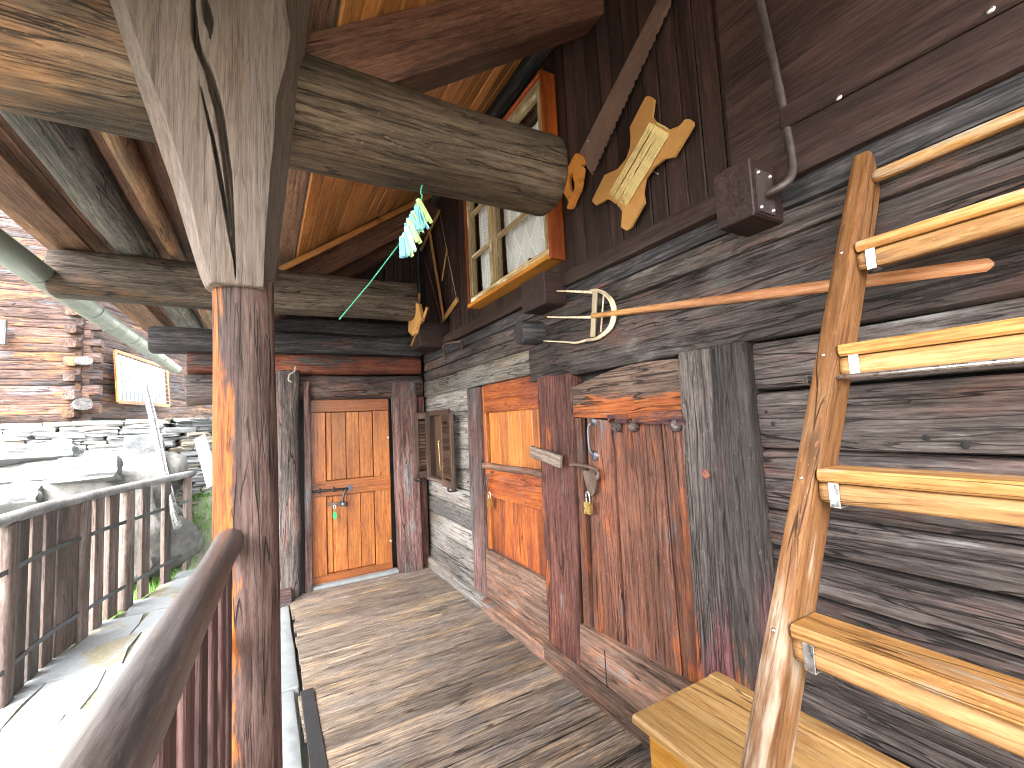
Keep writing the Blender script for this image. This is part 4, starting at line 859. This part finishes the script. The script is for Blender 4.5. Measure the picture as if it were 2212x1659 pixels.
# wooden hay fork
fk = thing('hay_fork', 'wooden three pronged hay fork hung across the log wall behind the ladder', 'hay fork', zf(700, 450, 1.50))
XF_ = 1.50
h0, h1 = zf(590, 470, XF_ - .01), wl(2152, 572, 1.53)
timber('handle', h0, h1, .030, .030, 'tool_red', fk, p=2., n=12, seg=.1, amp=.0015, taper=(.85, 1.5), endround=3.)
for k, pts in enumerate(([(120, 203), (350, 205), (600, 215), (720, 200)], [(118, 478), (345, 483), (600, 480), (640, 478)], [(80, 733), (320, 745), (430, 752), (540, 725)])):
    P = [zf(x, y, XF_ - .004 - .02 * (i == 0)) for i, (x, y) in enumerate(pts)]
    tube('prong', smoothpath(P[:3] if k < 2 else P, 5), .003, 'peel', fk, 8, .008)
hoop = [(590, 200), (650, 195), (740, 230), (810, 300), (842, 400), (835, 500), (800, 590), (730, 660), (640, 710), (545, 725)]
for o_, r_ in ((0, .009), (-26, .007)):
    tube('hoop', smoothpath([zf(x + o_ * (.3 + .7 * (x - 545) / 300), y, XF_ - .004) for x, y in hoop], 4), r_, 'peel', fk, 8)
board('cross_bar', zf(632, 205, XF_ - .004), zf(605, 690, XF_ - .004), .034, .014, 'peel', fk, (-1, 0, 0))
tube('thin_bar', [zf(722, 235, XF_ - .004), zf(690, 640, XF_ - .004)], .0045, 'peel', fk, 8)
# frame saw
fs_ = thing('frame_saw', 'small wooden frame saw hung left of the lace curtain window', 'frame saw', z4(370, 800, 1.57))
X4 = 1.575
board('arm', z4(390, 185, X4), z4(205, 575, X4), .032, .022, 'tool_red', fs_, (-1, 0, 0)); board('arm', z4(572, 1055, X4), z4(405, 1295, X4), .045, .022, 'tool', fs_, (-1, 0, 0))
board('stretcher', z4(290, 370, X4 - .012), z4(432, 1245, X4 - .012), .035, .020, 'tool_red', fs_, (-1, 0, 0))
tube('twisted_cord', [z4(392, 205, X4 - .012), z4(460, 565, X4 - .014), z4(560, 1060, X4 - .012)], .003, 'rope_grey', fs_, 6)
board('toggle', z4(465, 560, X4 - .016), z4(415, 875, X4 - .016), .014, .01, 'tool_red', fs_, (-1, 0, 0))
tube('blade', [z4(222, 565, X4 - .005), z4(410, 1270, X4 - .005)], .006, 'sawblade', fs_, 6)
# turned wooden winder at the end of the grey beam
sp = thing('wooden_spool', 'small carved wooden spool with peg handles hung on the end of the grey beam', 'spool', hit(902, 690, 0, 1.30))
def zs(x, y): return wl((1000 + x / 3.95) / 1.1573, (480 + y / 3.95) / 1.1573, 1.29)
prism('body', [zs(x, y) for x, y in ((180, 1090), (215, 1110), (235, 1200), (245, 1270), (200, 1310), (180, 1400), (150, 1420), (110, 1380), (115, 1270), (155, 1240), (165, 1160))], (-1, 0, 0), .03, 'tool', sp)
for a, b in (((195, 1000), (188, 1090)), ((270, 1140), (232, 1260)), ((165, 1395), (115, 1515))): timber('peg', zs(*a), zs(*b), .026, .026, 'tool', sp, p=2., n=10, seg=.03, amp=.001)
# iron staple
tag(tube('iron_staple', smoothpath([z4(450, 1650, 1.54), z4(440, 1580, 1.45), z4(430, 1520, 1.42), z4(480, 1492, 1.42), z4(600, 1478, 1.44), z4(618, 1500, 1.5), z4(615, 1560, 1.55)], 3), .009, 'rust', None, 8), 'bent rusty iron staple driven into the log wall above the small window', 'staple')
# peg bundle with its green line
pg = thing('peg_bundle', 'bundle of pale blue and green clothes pegs hung on green cord from the beam', 'clothes pegs', (.55, 1.60, 2.45))
def pk(x, y, Y=1.62): return bk(x, y, Y)
tube('cord', smoothpath([pk(912, 400), pk(909, 415), pk(912, 425), pk(906, 440)], 4), .003, 'green_cord', pg, 6)
tube('hanging_line', [pk(906, 430, 1.64), pk(862, 528, 1.64), pk(800, 610, 1.64), pk(733, 690, 1.64)], .0026, 'green_cord', pg, 6)
random.seed(21)
def peg(p0, d, L, mt, side):
    d = V(d).normalized()
    for s in (-1, 1): board('clothes_peg', V(p0) + V(side) * s * .004, V(p0) + V(side) * s * .009 + d * L, .018, .007, mt, pg, side, .002)
line0, line1 = pk(906, 436), pk(868, 520)
for i in range(17):
    t = i / 16; base_ = line0.lerp(line1, t) + V((rnd(-.006, .006), rnd(-.012, .012), 0))
    a = rnd(-.15, .15); mt = random.choice(['peg_blue', 'peg_blue', 'peg_mint', 'peg_green'])
    dv = V((.16 - .14 * t + a * .5, a, -1)) if i % 3 else V((.55 - .25 * t, a, -1))
    peg(base_ + V((0, 0, .012)), dv, rnd(.082, .10), mt, V((math.cos(a * 8 + i * 1.9), math.sin(a * 8 + i * 1.9), 0)).normalized())

# ================================================================== LADDER AND BENCH
ld = thing('ladder', 'wooden ladder with yellow treads clipped to its rungs, leaning against the log wall', 'ladder', (.33, .5, 0))
A = V((.315, .552, 0)); Bt = V((1.525, .552, 2.235))
axis = (Bt - A).normalized(); back = V((axis.z, 0, -axis.x))
def rail_at(z): return A + (Bt - A) * (z / 2.235)
for yy in (.552, .04):
    off = V((0, yy - .552, 0)) + back * .05
    o = link('side_rail', timber_mesh((Bt - A).length, .046, .10, p=16., n=28, seg=.1, amp=.002, endround=2.5), 'ladder', ld, frame(A + off, axis, -back))
for i, zt_ in enumerate((1.075, 1.36, 1.64, 1.92)):
    f = rail_at(zt_ - .015)
    tr = board('tread', (f.x + .052, .527, zt_ - .014), (f.x + .052, .065, zt_ - .014), .095, .028, 'tread', ld, (0, 0, 1), .005)
    rp = rail_at(zt_ - .05) + V((.05, 0, 0))
    timber('rung', (rp.x, .528, zt_ - .052), (rp.x, .064, zt_ - .052), .036, .044, 'rung', ld, p=6., n=16, amp=.001)
    board('clip', (rp.x - .021, .497, zt_ - .028), (rp.x - .021, .497, zt_ - .078), .020, .003, 'steel', ld, (-1, 0, 0), .0008)
    board('clip', (rp.x - .021, .497, zt_ - .079), (rp.x + .02, .497, zt_ - .079), .020, .003, 'steel', ld, (0, 0, 1), .0008)
    g = rail_at(zt_ - .02); dome('screw_head', (g.x - .002, .553, g.z), -back, .004, .003, 'steel', ld, 8, 2)
rp = rail_at(2.14) + V((.05, 0, 0)); timber('rung', (rp.x, .528, 2.14), (rp.x, .064, 2.14), .034, .034, 'tread', ld, p=3., n=14, amp=.001)
rp = rail_at(1.56) + V((.03, 0, 0)); tube('tie_rod', [(rp.x, .60, 1.562), (rp.x, .0, 1.562)], .006, 'steel', ld, 10)
dome('tie_nut', (rp.x, .588, 1.562), (0, 1, 0), .012, .01, 'steel', ld, 8, 2)
for d_ in ():
    pass

be = thing('chest_bench', 'low honey coloured wooden chest bench under the ladder', 'bench', (1.28, .1, 0))
zt_ = .50
board('lid', (1.262, 1.185, zt_ - .016), (1.262, -1.0, zt_ - .016), .40, .032, 'bench', be, (0, 0, 1), .008)
board('back_strip', (1.500, 1.188, zt_ - .016), (1.500, -1.0, zt_ - .016), .070, .032, 'bench', be, (0, 0, 1), .004)
board('front_panel', (1.105, 1.14, .25), (1.105, -.95, .25), .45, .022, 'bench_front', be, (-1, 0, 0), .003)
board('end_panel', (1.30, 1.155, .02), (1.30, 1.155, .482), .36, .022, 'bench_front', be, (0, 1, 0), .003)
board('end_panel', (1.30, -.94, .02), (1.30, -.94, .482), .36, .022, 'bench_front', be, (0, 1, 0), .003)

# ================================================================== OUTSIDE: FENCE
fe = thing('curved_fence', 'curved picket fence with a silver grey rail and iron bands along the path', 'fence', (-1.2, 5, -.06))
PZ = -.30
def foot(px, py): h = hit(px, py, 2, PZ); return V((h.x, h.y, PZ))
fp = [foot(x, y) for x, y in ((-330, 1790), (-160, 1655), (0, 1530), (50, 1480), (110, 1428), (165, 1388), (220, 1348), (270, 1316), (310, 1290), (350, 1265), (405, 1230))]
cv = smoothpath([(-1.72, -1.2, PZ), (-1.72, .6, PZ), (-1.68, 2.4, PZ)] + fp[2:], 8)
cum = [0]
for a, b in zip(cv, cv[1:]): cum.append(cum[-1] + (b - a).length)
def along(s):
    for i in range(len(cv) - 1):
        if s <= cum[i + 1]: t = (s - cum[i]) / (cum[i + 1] - cum[i]); return cv[i].lerp(cv[i + 1], t), (cv[i + 1] - cv[i]).normalized()
    return cv[-1], (cv[-1] - cv[-2]).normalized()
Ltot = cum[-1]; H = 1.27
tube('handrail', [c + V((0, 0, H + .005)) for c in cv[::2]] + [cv[-1] + V((0, 0, H + .005)) + (cv[-1] - cv[-2]).normalized() * .12], .046, 'fence_rail', fe, 12)
def nearest(px):                                         # point of the fence line seen at image column px
    best = min(range(len(cv) * 8), key=lambda k: abs((lambda c: 1106 + FPX * CR.dot(c - CAM) / CF.dot(c - CAM) if CF.dot(c - CAM) > .3 else -9e3)(along(Ltot * k / (len(cv) * 8))[0] + V((0, 0, .5))) - px))
    return along(Ltot * best / (len(cv) * 8))
spots = [(407, 0), (358, 0), (310, 0), (272, 1), (241, 0), (208, 0), (173, 1), (149, 0), (126, 0), (99, 0), (69, 0), (38, 0), (8, 1)]
pk_ = [(nearest(p), k) for p, k in spots]
ss = 3.9
while ss > .2: pk_.append((along(ss), 0)); ss -= .2
for (c, t), k in pk_:
    nrm = V((t.y, -t.x, 0))
    if k: timber('fence_post', c, c + V((0, 0, H - .03)), .14, .09, 'fence', fe, up=nrm, p=6., n=12, amp=.003)
    else: board('picket', c + V((0, 0, .01)), c + V((0, 0, H - .03)), .150, .045, 'fence', fe, nrm, .004)
for zz in (.25, .92):
    vs, fs = [], []
    for c in cv:
        k_ = cv.index(c); t = (cv[min(k_ + 1, len(cv) - 1)] - cv[max(k_ - 1, 0)]).normalized(); nr = V((t.y, -t.x, 0))
        for o_ in (.026, .032):
            for dz in (-.018, .018): q_ = c + nr * o_ + V((0, 0, zz + dz)); vs.append(tuple(q_))
    for k_ in range(len(cv) - 1):
        a = k_ * 4; fs += [(a, a + 1, a + 5, a + 4), (a + 2, a + 6, a + 7, a + 3), (a + 1, a + 3, a + 7, a + 5), (a, a + 4, a + 6, a + 2)]
    link('iron_band', mesh('iron_band', vs, fs), 'iron_grey', fe)

# ================================================================== OUTSIDE: BARN, STONES
bn = thing('log_barn', 'old sun burnt log barn across the path with notched corners', 'barn', (-3.5, 9.5, 1.7))
random.seed(17)
C0 = V((-2.45, 9.0, 0)); Lf = V((-1, -.02, 0)).normalized(); Rt = V((.30, .95, 0)).normalized()
z = 1.80; r = 0
while z < 5.0:
    hgt = rnd(.10, .15)
    timber('barn_log', C0 + Lf * -(.10 + .12 * (r % 2)) + V((0, .08, z + hgt / 2)), C0 + Lf * 5.0 + V((0, .08, z + hgt / 2 + rnd(-.02, .02))), .16, hgt + .005, 'barn', bn, p=8., seg=.35, amp=.010, rc=.02)
    timber('barn_log', C0 - Rt * (.12 * ((r + 1) % 2)) + V((-.06, 0, z + hgt / 2 + .06)), C0 + Rt * 5.0 + V((-.06, 0, z + hgt / 2 + .06)), .16, hgt + .005, 'barn', bn, p=8., seg=.35, amp=.010, rc=.02)
    if r % 5 == 1 and z < 3.2: timber('log_end', C0 + V((.10, -.22, z + hgt / 2 + .05)), C0 + V((-.02, .1, z + hgt / 2 + .05)), .20, hgt, 'barn_end', bn, p=3., n=12, amp=.02)
    z += hgt; r += 1
timber('sill_log', C0 + V((.4, -.06, 1.62)), C0 + V((-5, -.06, 1.60)), .22, .2, 'barn', bn, p=3., n=14, seg=.3, amp=.03)
link('barn_core', rock_mesh(1, 1, 1, 0, 0, 1), 'dark', bn, Matrix.Translation((-4.6, 11.6, 3.2)) @ Matrix.Diagonal((4.2, 4.6, 3.0, 1)))
q = hit(5, 700, 1, 8.9); board('window_frame', (q.x, 8.88, q.z - .30), (q.x, 8.88, q.z + .05), .10, .05, 'barn_end', bn, (0, -1, 0))
# mesh panel
ms = thing('mesh_panel', 'white panel behind wire mesh in a rust red frame fixed to the barn', 'mesh panel', (-1.9, 9.6, 2.0))
TL, TR, BL, BR = C0 + Rt * .55 + V((.12, -.15, 0)), C0 + Rt * 2.3 + V((.22, -.15, 0)), None, None
def zp(x, y): return ((x / 3.95) / 1.1573, (600 + y / 3.95) / 1.1573)
def onp(x, y):
    px, py = zp(x, y); d = CR * ((px - 1106) / FPX) - CU * ((py - 829.5) / FPX) + CF
    n = V((Rt.y, -Rt.x, 0)); return CAM + d * ((TL - CAM).dot(n) / d.dot(n))
c4_ = [onp(1135, 1095), onp(1645, 1265), onp(1672, 1640), onp(1165, 1600)]
nrm_p = V((Rt.y, -Rt.x, 0))
prism('sheet', [c.lerp(sum(c4_, V()) / 4, .09) - nrm_p * .03 for c in c4_], nrm_p, .01, 'panel_white', ms)
for a, b in zip(c4_, c4_[1:] + c4_[:1]): board('frame_bar', a, b, .055, .03, 'tool_red', ms, nrm_p)
for i in range(1, 14): tube('wire', [c4_[0].lerp(c4_[1], i / 14) + nrm_p * .006, c4_[3].lerp(c4_[2], i / 14) + nrm_p * .006], .005, 'wire', ms, 5)
for i in range(1, 9): tube('wire', [c4_[0].lerp(c4_[3], i / 9) + nrm_p * .012, c4_[1].lerp(c4_[2], i / 9) + nrm_p * .012], .005, 'wire', ms, 5)

# dry stone wall under the barn
sw_ = thing('dry_stone_wall', 'dry stone wall of pale slate slabs below the barn', 'stone wall', (-2.5, 8.6, .6))
random.seed(23)
pool = [[rock_mesh(1, 1, 1, 2, .10, .82) for _ in range(8)] for _ in range(3)]
for g, mt in zip(pool, ('stone', 'stone_warm', 'stone_dark')):
    for me_ in g: me_.materials.append(M[mt])
z = .35; cnt = 0
while z < 1.72:
    hgt = rnd(.045, .10); x = -6.0 + rnd(0, .3)
    while x < .2 and cnt < 290:
        L = rnd(.22, .62)
        g = random.choices(pool, (5, 2, 2))[0]
        y = 8.62 + max(0, x + 1.6) * .55 + rnd(-.04, .04) - (1.7 - z) * .12
        if not (x + L < -4.2 or (z < .7 and x < -2.8)):
            mw = Matrix.Translation((x + L / 2, y, z + hgt / 2)) @ Matrix.Rotation(rnd(-.12, .12) + (.5 if x > -1.6 else 0), 4, 'Z') @ Matrix.Rotation(rnd(-.05, .05), 4, 'Y') @ Matrix.Diagonal((L * (1.16 if x > -1.6 else .99), .42, hgt * 1.04, 1))
            link('stone', random.choice(g), None, sw_, mw); cnt += 1
        x += L
    z += hgt
link('wall_core', mesh('wall_core', [(-6, 8.75, -.2), (-1.4, 8.75, -.2), (.4, 9.7, -.2), (.4, 9.7, 1.6), (-1.4, 8.75, 1.6), (-6, 8.75, 1.6)], [(0, 1, 4, 5), (1, 2, 3, 4)]), 'stone_dark', sw_)

def slab(px, py, Y, sx, sy, sz, rz, rx, mt, lab, cat='slab', grp='stone slabs piled beside the boulder', box=.86):
    q = bk(px, py, Y); o = link('stone_slab', rock_mesh(1, 1, 1, 7, .09, box), mt, None, Matrix.Translation(q) @ Matrix.Rotation(rz, 4, 'Z') @ Matrix.Rotation(rx, 4, 'X') @ Matrix.Diagonal((sx, sy, sz, 1)))
    return tag(o, lab, cat, grp)
bo = link('boulder', rock_mesh(1, 1, 1, 10, .16, .35), 'boulder', None, Matrix.Translation((-1.95, 7.55, .35)) @ Matrix.Diagonal((1.75, 1.2, 1.55, 1)))
for p in bo.data.polygons: p.use_smooth = True
tag(bo, 'big pale granite boulder behind the curved fence', 'boulder')
slab(62, 992, 7.5, .85, .5, .20, .1, -.45, 'slab', 'upper large white slab leaning at the left edge behind the fence')
slab(50, 1045, 7.2, .80, .45, .20, -.15, -.6, 'slab', 'middle white slab leaning at the left edge behind the fence')
slab(8, 1092, 6.9, .6, .4, .20, .1, -.6, 'slab', 'lowest white slab leaning at the left edge behind the fence')
slab(190, 1018, 7.0, .56, .40, .26, .08, -.2, 'slab', 'pale block with a grey front face lying on the boulder')
slab(312, 968, 8.0, .42, .2, .36, .25, 0, 'slab', 'upright pale block in front of the dry stone wall by the metal pole')
# metal pole
tag(tube('metal_pole', [hit(312, 835, 1, 8.0), hit(330, 905, 1, 7.7), hit(352, 1010, 1, 7.3), hit(384, 1140, 1, 6.9)], .045, 'steel', None, 12), 'leaning grey metal pole in front of the mesh panel', 'pole')
q0, q1 = hit(432, 945, 1, 8.2), hit(462, 1050, 1, 7.4)
tag(board('leaning_plank', q0, q1, .16, .04, 'fence_rail', None, (-.3, -1, .3)), 'pale plank leaning beside the stone steps', 'plank')
tag(board('orange_marker', hit(440, 1150, 2, -.1) + V((0, 0, .0)), hit(440, 1150, 2, -.1) + V((.05, .1, .35)), .10, .03, 'sill_or', None, (0, -1, 0)), 'small orange board standing in the grass by the porch post', 'board')

# grass tufts
random.seed(31)
vs, fs = [], []
for i in range(22000):
    x, y = rnd(-3.6, .9), rnd(5.6, 8.6)
    if x < -1.2 and y < 6.0: continue
    if x > path_left(y) - .02 and y < 7.2 and x < .6 and x > -1.0 + (y - 6.4) * .5: continue
    if noise.noise(V((x * .9, y * .9, 0))) < -.05: continue
    z = ground_h(x, y); a = rnd(0, 6.28); hgt = rnd(.05, .16); wv = .006; lx, ly = rnd(-.05, .05), rnd(-.05, .05)
    k_ = len(vs); vs += [(x - wv * math.cos(a), y - wv * math.sin(a), z), (x + wv * math.cos(a), y + wv * math.sin(a), z), (x + lx, y + ly, z + hgt)]; fs.append((k_, k_ + 1, k_ + 2))
tag(link('grass', mesh('grass', vs, fs), 'grass'), 'short green grass growing behind the curved fence', 'grass', None, 'stuff')
